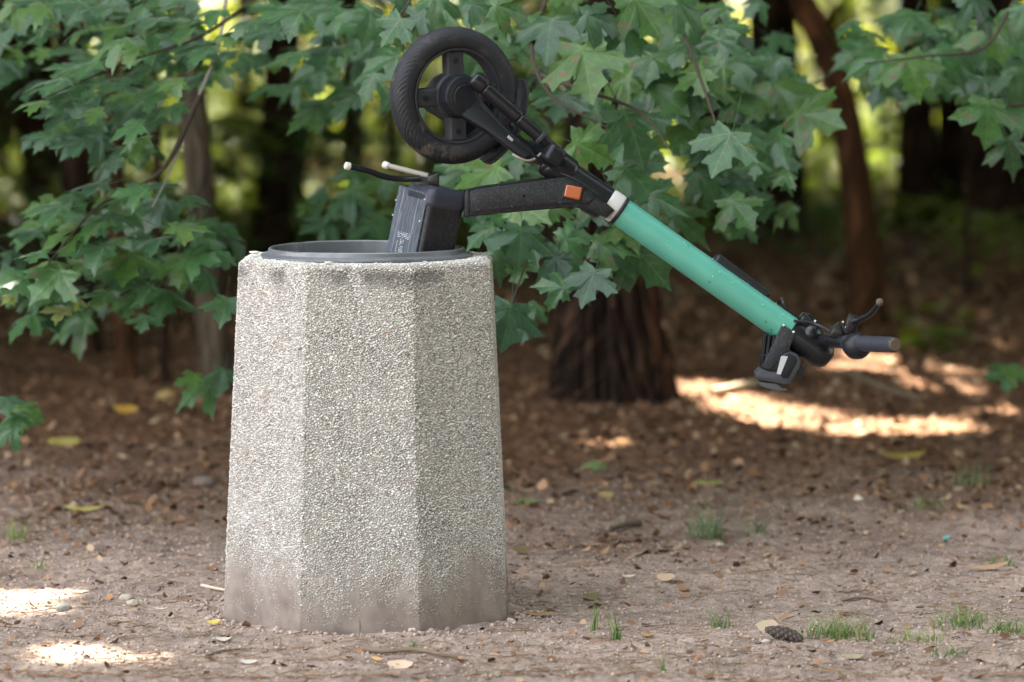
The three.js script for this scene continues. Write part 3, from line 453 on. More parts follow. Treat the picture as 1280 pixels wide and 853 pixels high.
function leafMesh(tree, c, phi, psi, width, yaw, mat, geo) {
  const m = new THREE.Mesh(geo || leafGeos[Math.floor(R() * leafGeos.length)], mat || leafMats[Math.floor(R() * leafMats.length)]);
  m.name = 'leaf'; m.applyMatrix4(leafMatrix(c.clone().sub(tree.position), phi, psi, width, yaw)); add(m, tree); tree.userData.leaves = (tree.userData.leaves || 0) + 1; return m;
}
const leafSpot = {};
function handLeaves(tree, list, z0, spread, back = 0) { for (const [x, y, w, f, p = 35, dz = 0] of list) { const z = z0 - R() * spread - dz, k = (DIST - z) / F; leafMesh(tree, P(x, y, z), f * Math.PI / 180 + rr(-0.1, 0.1), (p + back + rr(-8, 8)) * Math.PI / 180, w * k * rr(1.05, 1.35), rr(-0.35, 0.35)); } }
function fillLeaves(tree, regions, max) { for (const [cx, cy, rx, ry, n, z0, z1, psi, f0 = 90] of regions) for (let i = 0; i < n; i++) { if ((tree.userData.leaves || 0) >= max) return; const a = R() * 6.283, r = Math.sqrt(R()), z = lerp(z0, z1, R()); leafMesh(tree, P(cx + Math.cos(a) * rx * r, cy + Math.sin(a) * ry * r, z), (f0 + rr(-75, 75)) * Math.PI / 180, (psi + rr(-25, 25)) * Math.PI / 180, rr(0.085, 0.175), rr(-0.7, 0.7)); } }

// ---------------------------------------------------------------- trees
function barkMat(base, dark, seed) {
  const t = dataTex(256, 512, (u, v) => { const w = 0.06 * N(u * 6, v * 6, seed), r = Math.abs(N((u + w) * 22, v * 5, seed)) * 1.7, f = clamp(r + 0.25 * N(u * 60, v * 40, seed + 3), 0, 1); return base.map((b, i) => lerp(dark[i], b, f) * (1 + 0.2 * N(u * 4, v * 4, seed + 7))); }, true);
  t.repeat.set(1.4, 0.8);
  return std({ map: t, bumpMap: t, bumpScale: 0.012, roughness: 0.92 });
}
const bark = { oak: barkMat([0.34, 0.25, 0.19], [0.1, 0.075, 0.06], 1), grey: barkMat([0.4, 0.35, 0.29], [0.24, 0.21, 0.17], 2), brown: barkMat([0.37, 0.25, 0.16], [0.2, 0.135, 0.085], 3), dark: barkMat([0.27, 0.2, 0.15], [0.12, 0.085, 0.062], 4) };
const trees = [];
function trunkPath(base, lean, height, n) { const pts = []; for (let i = 0; i <= n; i++) { const t = i / n, y = height * t * t * 0.5 + height * t * 0.5; pts.push(V(base.x + lean.x * y + 0.05 * N(y * 0.5, base.x, base.z) * Math.min(1, y), base.y - 0.08 + y, base.z + lean.y * y + 0.05 * N(y * 0.5, base.z, base.x) * Math.min(1, y))); } return pts; }
function tree(label, base, r, lean, mat, height, group, opts = {}) {
  const t = thing(opts.name || 'broadleaf_tree', label, 'tree', V(base.x, base.y, base.z), group);
  const pts = opts.path || trunkPath(V(0, 0, 0), lean, height, opts.rings || 26), n = pts.length;
  const radii = pts.map((p, i) => r * (1 - 0.6 * i / n) * (1 + (opts.flare ?? 0.35) * Math.exp(-Math.max(0, p.y) / (r * 1.6))));
  part('trunk', tube(pts, radii, opts.seg || 18, opts.bump || ((a, l, i, rad) => rad * (0.06 * N(Math.cos(a) * 1.5, l * 1.2, Math.sin(a) * 1.5 + base.x) + 0.05 * N(Math.cos(a) * 4, l * 3, Math.sin(a) * 4 + base.x))), false), mat, t);
  const top = pts[n - 1], limbs = [];
  for (let k = 0; k < 5; k++) { const i = Math.floor(n * (0.62 + 0.08 * k)), s = pts[Math.min(n - 1, i)], a = k * 2.4 + base.x * 3, e = s.clone().add(V(Math.cos(a) * 2.2, 2 + R(), Math.sin(a) * 2.2)), m = s.clone().lerp(e, 0.5).add(V(0, -0.3, 0)); limbs.push(0); part('limb', tube(curve([s, m, e], 6), [0, 1, 2, 3, 4, 5, 6].map((j) => radii[Math.min(n - 1, i)] * 0.55 * (1 - j / 7.5)), 6, null, false), mat, t); }
  t.userData.sprays = []; trees.push(t);
  return t;
}
const at = (px, py) => G(px, py);
function leanTo(base, px, py) { const p = P(px, py, base.z); return new THREE.Vector2((p.x - base.x) / (p.y - base.y), 0); }
// the big furrowed trunk behind the scooter
const bigB = at(768, 497);
const ringsY = []; for (let y = -0.1; y < 1.7; y += 0.013) ringsY.push(y); for (let y = 1.8; y < 12; y += 0.5) ringsY.push(y);
const big = tree('broad dark tree trunk with deeply furrowed bark behind the hanging teal stem', bigB, 0.172, null, bark.oak, 12, null, {
  path: ringsY.map((y) => V(-0.035 * y + 0.03 * N(y, 3), y, 0)), seg: 200, flare: 0.36,
  bump: (a, l, i, rad) => { const w = 0.35 * N(Math.cos(a) * 2, l * 1.3, Math.sin(a) * 2), x = Math.cos(a + w) * 7, z = Math.sin(a + w) * 7; const rdg = 1 - Math.abs(N(x, l * 2.1, z)) * 3.2; return -0.036 * smooth(rdg, 0.1, 0.9) + 0.012 * N(x * 2, l * 5, z * 2) + 0.004 * N(x * 5, l * 22, z * 5) + 0.07 * Math.exp(-l / 0.16) * N(Math.cos(a) * 2.4, 7, Math.sin(a) * 2.4); },
});
const leanB = at(1088, 405);
const leaning = tree('slender brown tree leaning left with curved trunk, right of the handlebar', leanB, 0.072, null, bark.brown, 10, null, {
  path: curve([V(0, -0.1, 0), P(1080, 340, leanB.z).sub(leanB), P(1068, 210, leanB.z).sub(leanB), P(1046, 100, leanB.z).sub(leanB), P(1003, 0, leanB.z).sub(leanB), P(960, -90, leanB.z).sub(leanB), V(-0.9, 3, 0), V(-1.2, 6, 0.2), V(-1.3, 9, 0)], 60), flare: 0.25 });
const greyB = at(276, 492);
const greyT = tree('slim grey young tree standing just left of the concrete bin', greyB, 0.052, leanTo(greyB, 247, 120), bark.grey, 9, null, { name: 'maple_tree', flare: 0.2, rings: 40 });
for (const [x, y, r, tx, ty, mat, label] of [
  [338, 330, 0.085, 352, 70, 'dark', 'dark tree trunk in the gap between the left leaves and the kickstand'],
  [160, 474, 0.034, 152, 300, 'brown', 'thin brown stem rising from the litter below the left maple leaves'],
  [208, 482, 0.016, 204, 330, 'dark', 'very thin dark sapling stem between the brown stem and the grey tree'],
  [103, 442, 0.06, 98, 200, 'dark', 'dark trunk under the left leaf cluster near the left edge'],
  [60, 300, 0.07, 28, 60, 'brown', 'brown leaning trunk at the upper left corner'],
  [968, 300, 0.095, 960, 60, 'dark', 'left one of two close dark trunks behind the dangling dark maple leaves'],
  [997, 296, 0.065, 990, 60, 'dark', 'right one of two close dark trunks left of the leaning tree'],
  [1150, 284, 0.11, 1148, 60, 'dark', 'dark trunk standing right of the leaning brown tree'],
  [1192, 276, 0.1, 1196, 60, 'dark', 'dark trunk second from the right edge of the picture'],
  [1248, 290, 0.16, 1250, 60, 'dark', 'widest blackish trunk by the right edge under the maple leaves'],
  [1210, 366, 0.013, 1214, 190, 'dark', 'thin bare upright stem in front of the right hand dark trunks'],
  [446, 250, 0.08, 441, 60, 'dark', 'narrow dark trunk seen just left of the scooter wheel'],
  [885, 270, 0.1, 880, 60, 'dark', 'dark trunk half hidden by maple leaves right of the furrowed one'],
]) { const b = at(x, y); tree(label, b, r, leanTo(b, tx, ty), bark[mat], rr(8, 11), null); }
// more of the wood behind, and beside the frame
{ let made = 0; for (let i = 0; i < 900 && made < 46; i++) { const z = rr(-46, -15), hw = 0.14 * (DIST - z) * 1.1, x = rr(-hw, hw); if (trees.some((t) => Math.hypot(t.position.x - x, t.position.z - z) < 1.35 + 0.02 * -z)) continue; made++; tree('dark forest tree far behind among the blurred trunks', V(x, groundY(x, z), z), rr(0.06, 0.15), new THREE.Vector2(rr(-0.06, 0.06), rr(-0.05, 0.05)), bark[R() < 0.7 ? 'dark' : 'brown'], rr(8, 12), 'blurred forest trees in the background', { seg: 10, rings: 14 }); } }
{ let made = 0; for (let i = 0; i < 900 && made < 34; i++) { const z = rr(-44, -3.2), x = rr(-18, 14); if (Math.abs(x) < 0.16 * (DIST - z) + 0.5 || trees.some((t) => Math.hypot(t.position.x - x, t.position.z - z) < 3.2)) continue; made++; tree('forest tree outside the picture whose crown shades the ground', V(x, groundY(x, z), z), rr(0.1, 0.2), new THREE.Vector2(rr(-0.05, 0.05), rr(-0.05, 0.05)), bark.dark, rr(9, 12), 'forest trees beside the picture', { seg: 8, rings: 10 }); } }

for (let k = 0; k < 24; k++) { const x = k < 14 ? -3 + 2 * k + rr(-0.6, 0.6) : rr(4.5, 11), z = k < 14 ? rr(14, 20) : 0.5 + 1.7 * (k - 14) + rr(-0.5, 0.5); tree('tree of the wood behind the viewer, across the clearing', V(x, groundY(x, z), z), rr(0.12, 0.2), new THREE.Vector2(rr(-0.05, 0.05), rr(-0.05, 0.05)), bark.dark, rr(9, 12), 'trees across the clearing', { seg: 8, rings: 10 }); }
// canopy: sprays of leaves shared out to the crowns, thinned where the sun comes through
const patches = [];                                          // openings: ellipses on the ground [x, z, rx, rz]
for (const [x, y, rx, ry] of [[35, 742, 55, 4], [-10, 772, 40, 3], [125, 817, 60, 3], [870, 482, 40, 8], [930, 508, 60, 10], [1010, 526, 90, 15], [1110, 534, 90, 12], [1100, 455, 60, 9], [1180, 474, 50, 5], [1262, 513, 14, 2.5], [758, 553, 8, 2]]) { const a = G0(x, y), b = G0(x + rx, y), c = G0(x, y - ry), d = G0(x, y + ry); patches.push([a.x, a.z, b.x - a.x, (d.z - c.z) / 2]); }
function openness(x, z) {
  let o = 0;
  for (const [a, b, rx, rz] of patches) { const d = Math.hypot((x - a) / (rx + 0.15), (z - b) / (rz + 0.16)) + 0.4 * N(x * 4, z * 9, 2) + 0.2 * N(x * 11, z * 15, 3); o = Math.max(o, 1 - smooth(d, 0.85, 1.05)); }
  const right = smooth(x, 0.55, 0.85) * smooth(-z, 2.9, 3.3) * (1 - smooth(-z, 6.5, 8)), left = (1 - smooth(x, -0.85, -0.68)) * smooth(z, -0.25, 0.05) * (1 - smooth(z, 0.6, 0.8));
  if (right > 0) o = Math.max(o, right * smooth(N(x * 1.5, z * 1.5, 21) + 0.5 * N(x * 4, z * 4, 22), 0.16, 0.26));
  if (left > 0) o = Math.max(o, left * smooth(N(x * 2.4, z * 4, 23) + 0.6 * N(x * 7, z * 11, 24), 0, 0.24) * 0.92);
  const far = smooth(-z, 17, 23);
  if (far > 0) o = Math.max(o, far * smooth(0.3 * N(x * 0.3, z * 0.25, 12) + N(x * 0.95, z * 0.7, 13) + 0.03 * smooth(-z, 20, 34), 0.13, 0.19));
  return o;
}
{
  const spray = mergeGeometries([0, 1, 2, 3, 4, 5, 6].map((i) => { const g = plainLeaf[i % 2].clone(), q = mulberry(400 + i); g.scale(0.12, 0.12, 0.12); g.rotateX(-Math.PI / 2 + (q() - 0.5) * 0.8); g.rotateY(i * 0.9 + q()); g.translate(Math.sin(i * 0.9) * (i ? 0.18 : 0), (q() - 0.5) * 0.1, Math.cos(i * 0.9) * (i ? 0.18 : 0)); return g; }));
  const mat = phys({ color: C(0.075, 0.15, 0.03), roughness: 0.95, transmission: 0.35, thickness: 0, side: THREE.DoubleSide });
  const e = new THREE.Euler(), q = new THREE.Quaternion(), rq = mulberry(99), r2 = (a, b) => a + (b - a) * rq();
  for (let i = 0; i < 460000; i++) {
    const near = i >= 310000, y = r2(4.2, 21), x = near ? r2(-10, 5) : r2(-19, 17), z = near ? r2(-22, -1.2 - 0.1 * (y - 4)) : r2(-66, -1.2 - 0.1 * (y - 4));
    const k = y / SUN.y, hx = x - SUN.x * k, hz = z - SUN.z * k, o = openness(hx, hz);
    const dense = hz > -14 && hz < 3 && hx > -3.5 && hx < 4.5 ? 1 : hz < -14 ? 0.99 : 0.6;
    if (y > 13.5 && z < -9) continue;
    if ((near && dense < 1) || rq() > dense || rq() < o) continue;
    let best = null, bd = 1e9; for (const t of trees) { const d = (t.position.x - x) ** 2 + (t.position.z - z) ** 2; if (d < bd) { bd = d; best = t; } }
    e.set(r2(-0.4, 0.4), r2(0, 6.28), r2(-0.4, 0.4)); q.setFromEuler(e); const s = dense === 1 ? r2(0.5, 0.85) : dense === 0.99 ? r2(0.4, 0.65) : r2(0.8, 1.2);
    best.userData.sprays.push(new THREE.Matrix4().compose(V(x, y, z).sub(best.position), q, V(s, s, s)));
  }
  for (let i = 0; i < 24000; i++) {
    const side = i % 2, y = (side ? 0.8 : 0.4) + 15 * Math.pow(rq(), 0.95), x = side ? r2(3.6, 13) : r2(-4.5, 27), z = side ? r2(0, 18) : r2(13, 21);
    let best = null, bd = 1e9; for (const t of trees) if (t.position.z > 0) { const d = (t.position.x - x) ** 2 + (t.position.z - z) ** 2; if (d < bd) { bd = d; best = t; } }
    e.set(r2(-1.2, 1.2), r2(0, 6.28), r2(-1.2, 1.2)); q.setFromEuler(e); const s = r2(0.9, 1.5);
    best.userData.sprays.push(new THREE.Matrix4().compose(V(x, y, z).sub(best.position), q, V(s, s, s)));
  }
  for (let i = 0; i < 26000; i++) {                          // low foliage of the wood beside the picture
    const z = r2(-50, -1.8), hw = 0.15 * (DIST - z) + 0.7, x = (rq() < 0.5 ? -1 : 1) * (hw + r2(0, 7)), y = r2(0.3, 4.4);
    let best = null, bd = 1e9; for (const t of trees) { const d = (t.position.x - x) ** 2 + (t.position.z - z) ** 2; if (d < bd) { bd = d; best = t; } }
    const k = y / SUN.y; if (rq() < openness(x - SUN.x * k, z - SUN.z * k)) continue;
    e.set(r2(-1.2, 1.2), r2(0, 6.28), r2(-1.2, 1.2)); q.setFromEuler(e); const s = r2(0.7, 1.2);
    best.userData.sprays.push(new THREE.Matrix4().compose(V(x, y, z).sub(best.position), q, V(s, s, s)));
  }
  for (const t of trees) { if (t.userData.sprays.length) stuff('crown', spray, mat, t.userData.sprays, t); delete t.userData.sprays; }
}

// ---------------------------------------------------------------- low maple boughs with single leaves
function bough(t, pts, r0, mat) { const c = curve(pts.map((p) => p.clone().sub(t.position)), 30); part('bough', tube(c, c.map((_, i) => r0 * (1 - 0.75 * i / c.length)), 7, null, false), mat, t); }
const twig = std({ color: C(0.055, 0.043, 0.032), roughness: 0.85 }), paleTwig = std({ color: C(0.2, 0.175, 0.14), roughness: 0.8 });
const zB = -0.42;
bough(big, [P(740, -350, bigB.z + 0.1), P(720, -120, -2.2), P(690, -20, -1.3), P(665, 70, -0.9), P(690, 120, -0.8), P(760, 160, -0.7)], 0.009, twig);
bough(big, [P(760, -300, bigB.z + 0.1), P(800, -80, -2), P(850, 30, -1), P(880, 110, -0.7), P(900, 170, -0.6)], 0.008, twig);
bough(big, [P(720, 90, bigB.z + 0.15), P(690, 150, -2), P(660, 230, -1.1), P(665, 300, -0.7), P(640, 380, -0.6)], 0.007, twig);
bough(big, [P(665, 90, -0.9), P(720, 110, -0.7), P(800, 140, -0.7), P(840, 190, -0.6)], 0.006, twig);
bough(big, [P(640, -200, bigB.z + 0.1), P(570, -60, -1.4), P(520, -10, -0.8), P(480, 50, -0.6)], 0.006, twig);
handLeaves(big, [
  [806, 14, 88, 60, 30], [787, 42, 80, 72, 30], [749, 22, 62, 10, 40], [733, 84, 98, 80, 30], [686, 40, 92, 92, 45, 0.3], [741, 50, 52, 100, 40, 0.2], [792, 163, 94, 70, 22], [736, 186, 70, 18, 25],
  [825, 113, 92, 60, 50, 0.4], [905, 186, 88, 112, 28], [922, 84, 74, 70, 50, 0.5], [863, 102, 84, 80, 55, 0.5], [925, 130, 76, 60, 50, 0.5], [898, 60, 74, 90, 55, 0.5], [634, 9, 58, 5, 35], [797, 222, 92, 60, 40, 0.2],
  [824, 248, 84, 18, 32], [651, 303, 80, 98, 24], [719, 296, 60, -20, 30], [760, 303, 64, 8, 38], [809, 326, 84, 55, 25, 0.15], [737, 355, 76, 100, 22], [692, 357, 54, 190, 35, 0.1], [636, 401, 70, 108, 28], [666, 388, 44, 120, 40, 0.1],
  [621, 327, 54, 80, 40, 0.2], [655, 416, 36, 90, 45, 0.3], [854, 276, 82, 45, 50, 0.4], [925, 262, 66, 62, 45, 0.3], [603, 292, 66, 130, 45, 0.2], [545, 4, 60, 100, 40, 0.1], [600, 8, 56, 20, 40, 0.1], [520, 24, 46, 150, 40, 0.2], [602, 218, 84, 150, 45, 0.3],
  [660, 262, 70, 40, 45, 0.25], [690, 262, 56, 100, 40, 0.3], [860, 20, 60, 50, 45, 0.5], [660, 150, 60, 90, 50, 0.5], [700, 130, 60, 100, 50, 0.6], [905, 240, 60, 80, 50, 0.4], [845, 170, 66, 80, 45, 0.4], [880, 225, 60, 60, 45, 0.3], [770, 250, 60, 70, 45, 0.35],
  [491, 36, 62, 125, 28], [480, 74, 64, 150, 45, 0.25], [461, 102, 54, 110, 50, 0.4], [700, 330, 50, 70, 40, 0.2], [625, 270, 60, 100, 45, 0.3], [585, 262, 44, 80, 50, 0.4]], zB, 0.3);
fillLeaves(big, [[760, 60, 170, 80, 36, -0.9, -2.2, 50], [860, 150, 110, 110, 34, -0.8, -2, 50], [690, 290, 115, 75, 22, -0.7, -1.5, 45], [560, 60, 110, 80, 22, -0.9, -2, 50], [630, 230, 90, 45, 18, -0.8, -1.8, 45], [930, 230, 60, 60, 16, -0.9, -2, 50], [920, 70, 60, 80, 20, -1.2, -2.4, 60]], 298);
bough(greyT, [P(268, -300, greyB.z + 0.1), P(285, -60, -1.8), P(272, 60, -1.3), P(240, 140, -1.1), P(212, 215, -1.0), P(190, 260, -0.9)], 0.007, paleTwig);
bough(greyT, [P(320, -200, greyB.z + 0.3), P(330, -20, -1.6), P(250, 45, -1.2), P(150, 80, -1.0), P(50, 125, -0.9)], 0.007, twig);
bough(greyT, [P(250, 120, -1.1), P(200, 215, -1.0), P(120, 260, -0.9), P(60, 330, -0.85)], 0.007, twig);
bough(greyT, [P(258, 200, greyB.z + 0.05), P(240, 270, -2.4), P(200, 340, -1.1), P(150, 370, -0.9)], 0.008, twig);
handLeaves(greyT, [
  [20, 10, 56, 80, 40, 0.5], [82, 10, 60, 60, 45, 0.5], [185, 24, 74, 170, 66], [225, 32, 80, 165, 62], [262, 14, 60, 160, 60], [300, 28, 56, 190, 60], [140, 50, 80, 160, 66], [100, 80, 90, 155, 62], [62, 100, 70, 150, 66], [160, 62, 60, 165, 62], [245, 60, 76, 165, 60], [285, 45, 50, 170, 60],
  [40, 128, 50, 165, 60], [78, 128, 62, 120, 50], [110, 142, 50, 150, 60], [185, 118, 60, 168, 52], [215, 104, 46, 150, 45], [160, 160, 52, 160, 50], [90, 178, 60, 150, 58], [135, 190, 70, 140, 55], [170, 175, 54, 170, 60], [215, 135, 48, 150, 60, 0.3], [356, 14, 84, 160, 50], [330, 40, 60, 170, 55],
  [396, 60, 84, 170, 60, 0.5], [364, 66, 70, 150, 60, 0.5], [401, 8, 70, 170, 55, 0.4], [382, 146, 66, 120, 60, 0.5], [340, 80, 60, 150, 60, 0.4], [430, 20, 56, 100, 55, 0.5], [110, 232, 66, 165, 62], [60, 258, 70, 172, 66], [140, 250, 58, 150, 60], [165, 240, 60, 170, 62], [205, 232, 58, 10, 60], [243, 248, 52, 20, 58],
  [110, 275, 90, 165, 60], [150, 270, 66, 20, 60], [80, 292, 66, 150, 55], [188, 300, 66, 170, 58], [235, 285, 78, 10, 60], [160, 330, 80, 95, 45], [62, 350, 90, 120, 42], [110, 310, 74, 150, 50], [248, 322, 72, 20, 45], [215, 332, 66, 150, 55], [270, 315, 60, 12, 55], [205, 374, 82, 95, 52], [120, 368, 50, 170, 58], [280, 385, 52, 100, 38], [175, 360, 60, 160, 60],
  [180, 402, 40, 90, 50, 0.4], [40, 318, 54, 170, 60], [20, 350, 60, 130, 50], [30, 400, 54, 100, 55, 0.4], [250, 480, 66, 130, 50, 0.4], [278, 470, 44, 100, 45, 0.4], [236, 475, 50, 160, 50, 0.4], [20, 525, 44, 90, 40, 0.2], [32, 512, 46, 20, 40, 0.2], [8, 540, 50, 130, 45, 0.2], [8, 505, 44, 90, 45, 0.2], [427, 248, 60, 130, 50, 1.2], [450, 272, 64, 100, 45, 1.2], [470, 285, 60, 80, 45, 1.2], [400, 280, 60, 120, 55, 1.4], [555, 240, 40, 100, 45, 0.6]], -0.75, 0.3, 10);
for (const [x, y, w, f, p] of [[72, 388, 54, 172, 74], [98, 374, 30, 20, 66], [10, 372, 26, 120, 60]]) leafMesh(greyT, P(x, y, -0.8), f * Math.PI / 180, p * Math.PI / 180, w * 8.8 / F * 1.1, 0.2, yellowLeaf);
fillLeaves(greyT, [[150, 50, 170, 70, 84, -1.1, -2.4, 66, 160], [120, 160, 90, 40, 20, -1.0, -2, 58, 150], [150, 310, 140, 70, 50, -1.1, -2, 55, 130], [390, 70, 90, 80, 34, -1.4, -3, 58, 130], [60, 370, 70, 40, 14, -1.0, -2, 55], [440, 260, 60, 40, 14, -1.8, -3, 50]], 298);
const mapleR = tree('young maple standing beyond the right edge with leaves reaching into the corner', V(2.9, groundY(2.9, -2.2), -2.2), 0.05, new THREE.Vector2(-0.02, 0.02), bark.grey, 5, null, { name: 'maple_tree' }); delete mapleR.userData.sprays;
bough(mapleR, [V(2.88, 1.5, -2.2), V(2.3, 1.55, -1.8), P(1300, -30, -1.5), P(1230, 60, -1.3), P(1160, 70, -1.2), P(1080, 80, -1.2)], 0.007, twig);
bough(mapleR, [V(2.88, 1.2, -2.2), V(2.4, 1.25, -1.8), P(1290, 130, -1.4), P(1240, 130, -1.3)], 0.01, twig);
handLeaves(mapleR, [[1140, 88, 90, 78, 30], [1237, 146, 88, 96, 24], [1266, 188, 56, 80, 30], [1245, 46, 92, 80, 42, 0.2], [1134, 26, 78, 100, 50, 0.3], [1226, 8, 74, 60, 45, 0.2], [1086, 76, 76, 150, 50, 0.3], [980, 118, 94, 75, 52, 0.2], [1018, 146, 84, 30, 50, 0.2], [1231, 112, 60, 90, 50, 0.4], [950, 76, 60, 120, 50, 0.4], [1185, 72, 66, 60, 50, 0.3], [1160, 50, 66, 110, 50, 0.3], [1272, 100, 60, 90, 45, 0.3], [1275, 20, 60, 110, 45, 0.2], [1268, 465, 54, 30, 60, 0.6], [1252, 468, 44, 160, 60, 0.6]], -1.1, 0.4);
fillLeaves(mapleR, [[1150, 60, 110, 60, 36, -1.6, -3.2, 52], [1240, 90, 60, 70, 24, -1.5, -3, 50], [975, 125, 40, 36, 6, -1.6, -3, 58]], 280);

// ---------------------------------------------------------------- undergrowth
const shrubMats = [C(0.19, 0.25, 0.015), C(0.29, 0.32, 0.016), C(0.07, 0.14, 0.022)].map((color) => phys({ color, roughness: 0.94, transmission: 0.55, thickness: 0, clearcoat: 0.45, specularIntensity: 0.3, clearcoatRoughness: 0.28, side: THREE.DoubleSide }));
function shrub(label, base, w, h, n, mat, size, group, name = 'shrub', low = 0.12) {
  const t = thing(name, label, name === 'shrub' ? 'shrub' : 'plant', base, group), list = [], e = new THREE.Euler(), q = new THREE.Quaternion(), stems = [];
  for (let k = 0; k < 5; k++) { const a = k * 1.3 + base.x, tip = V(Math.cos(a) * w * 0.5, h * rr(0.7, 0.95), Math.sin(a) * w * 0.5); stems.push(tube(curve([V(0, -0.03, 0), V(tip.x * 0.3, h * 0.4, tip.z * 0.3), tip], 6), [0, 1, 2, 3, 4, 5, 6].map((j) => 0.012 * h * (1 - j / 8)), 5, null, false)); }
  part('stem', mergeGeometries(stems), twig, t);
  for (let i = 0; i < n; i++) {
    const a = R() * 6.283, u = Math.pow(R(), 0.8), y = h * (low + (1 - low) * u), rad = w * Math.sqrt(R()) * (0.55 + 0.45 * Math.sin(u * 2.6 + 0.4)); const x = Math.cos(a) * rad, z = Math.sin(a) * rad;
    if (N(x * 2.6 + base.x * 7, y * 3.2, z * 2.6 + base.z * 7) < -0.12) continue;
    e.set(-Math.PI / 2 + rr(-0.7, 0.9), 0, 0); q.setFromEuler(e).premultiply(new THREE.Quaternion().setFromAxisAngle(V(0, 1, 0), R() * 6.283)); const s = size * rr(0.7, 1.2) / 1.75;
    list.push(new THREE.Matrix4().compose(V(x, y, z), q, V(s, s, s)));
  }
  stuff('foliage', plainLeaf[Math.floor(R() * 2)], mat, list, t);
  return t;
}
const onGround = (x, z) => V(x, groundY(x, z), z);
for (const [px, py, w, h, n, k, label] of [
  [60, 330, 0.9, 1.0, 700, 2, 'dark green shrub in the dim gap at the left edge behind the maple leaves'], [420, 330, 0.8, 0.75, 500, 2, 'leafy shrub behind the kickstand and bin liner'], [560, 300, 0.9, 0.9, 600, 2, 'leafy shrub behind the scooter deck box'],
  [240, 330, 0.6, 0.7, 300, 0, 'light green shrub behind the slim grey tree'], [1200, 350, 0.5, 0.28, 140, 0, 'low herb patch in front of the right hand dark trunks'], [1140, 335, 0.4, 0.3, 120, 0, 'low herb patch right of the leaning tree foot'], [970, 330, 0.5, 0.3, 140, 2, 'low herb patch behind the upper half of the teal stem'], [1180, 405, 0.2, 0.14, 60, 1, 'small bright plant on the dim floor right of the brake levers'], [1160, 440, 0.15, 0.1, 36, 0, 'tiny plant just above the bright sun patch on the right'],
]) shrub(label, at(px, py), w, h, n, shrubMats[k], 0.1, null, h < 0.4 ? 'herb_plant' : 'shrub');
{
  const list = [], e = new THREE.Euler(), q = new THREE.Quaternion(), cols = [];
  for (let i = 0; i < 90000; i++) { const d = 19 + 45 * Math.pow(R(), 1.2), z = DIST - d, x = rr(-0.16, 0.16) * d; const n = N(x * 0.5, z * 0.5, 4) + 0.4 * N(x * 1.8, z * 1.8, 6); if (n < 0.1 - smooth(d, 20, 32) * 0.35) continue; const h = rr(0.02, 0.3) * (0.5 + n); e.set(-Math.PI / 2 + rr(-0.7, 0.8), rr(0, 6.28), 0, 'YXZ'); q.setFromEuler(e); const k = rr(0.03, 0.075); list.push(new THREE.Matrix4().compose(V(x, h + groundY(x, z), z), q, V(k, k, k))); const c = rr(0.7, 1.3); cols.push(C(c, c, c * 0.9)); }
  tag(stuff('ground_cover', plainLeaf[1], shrubMats[0], list, null, cols), 'low green herbs covering the forest floor between the far trunks', 'ground cover');
}
{ let made = 0; for (let i = 0; i < 3000 && made < 11; i++) { const z = rr(-21, -8.5), d = DIST - z, hw = 0.14 * d, x = rr(-hw, hw), lowest = clamp(1.3 - (230 - HORIZON) * d / F, 0.25, 1); if (scene.children.some((o) => o.userData.group === 'dim leafy saplings' && Math.hypot((o.position.x - x) * 1.2, o.position.z - z) < 1)) continue; made++; const h = rr(1.5, 2.3); shrub('dim slender leafy sapling standing between the nearer trunks', onGround(x, z), rr(0.5, 0.85), h, 260, shrubMats[2], rr(0.1, 0.14), 'dim leafy saplings', 'sapling', lowest / h); } }
{ let made = 0; for (let i = 0; i < 4000 && made < 70; i++) { const z = rr(-48, -19), hw = 0.15 * (DIST - z), x = rr(-hw, hw), sp = DIST - z < 27 ? 1.5 : 1.05; if (scene.children.some((o) => o.userData.category === 'shrub' && Math.hypot(o.position.x - x, o.position.z - z) < sp)) continue; if (DIST - z < 27 && x > 0.8) continue; made++; shrub('sunlit green shrub blurred among the far trunks', onGround(x, z), rr(0.6, 1.1), rr(0.6, 1.7), 210, shrubMats[Math.floor(R() * 2)], rr(0.15, 0.2), 'blurred undergrowth shrubs'); } }
{
  const list = [], e = new THREE.Euler(), q = new THREE.Quaternion(), cols = [];
  for (let i = 0; i < 36000; i++) { const z = rr(-58, -46), x = rr(-17, 17), y = Math.pow(R(), 1.3) * (3.5 + 1.5 * N(x * 0.4, z * 0.4)); if (N(x * 0.9, y * 1.1, z * 0.9) < -0.15) continue; e.set(-Math.PI / 2 + rr(-0.8, 0.9), rr(0, 6.28), 0, 'YXZ'); q.setFromEuler(e); const s = rr(0.1, 0.2); list.push(new THREE.Matrix4().compose(V(x, y + groundY(x, z), z), q, V(s, s, s))); const c = rr(0.7, 1.3); cols.push(C(c, c, c * 0.9)); }
  const w = stuff('far_undergrowth', plainLeaf[0], shrubMats[1], list, null, cols); tag(w, 'distant mass of yellow green undergrowth closing the wood', 'undergrowth');
}

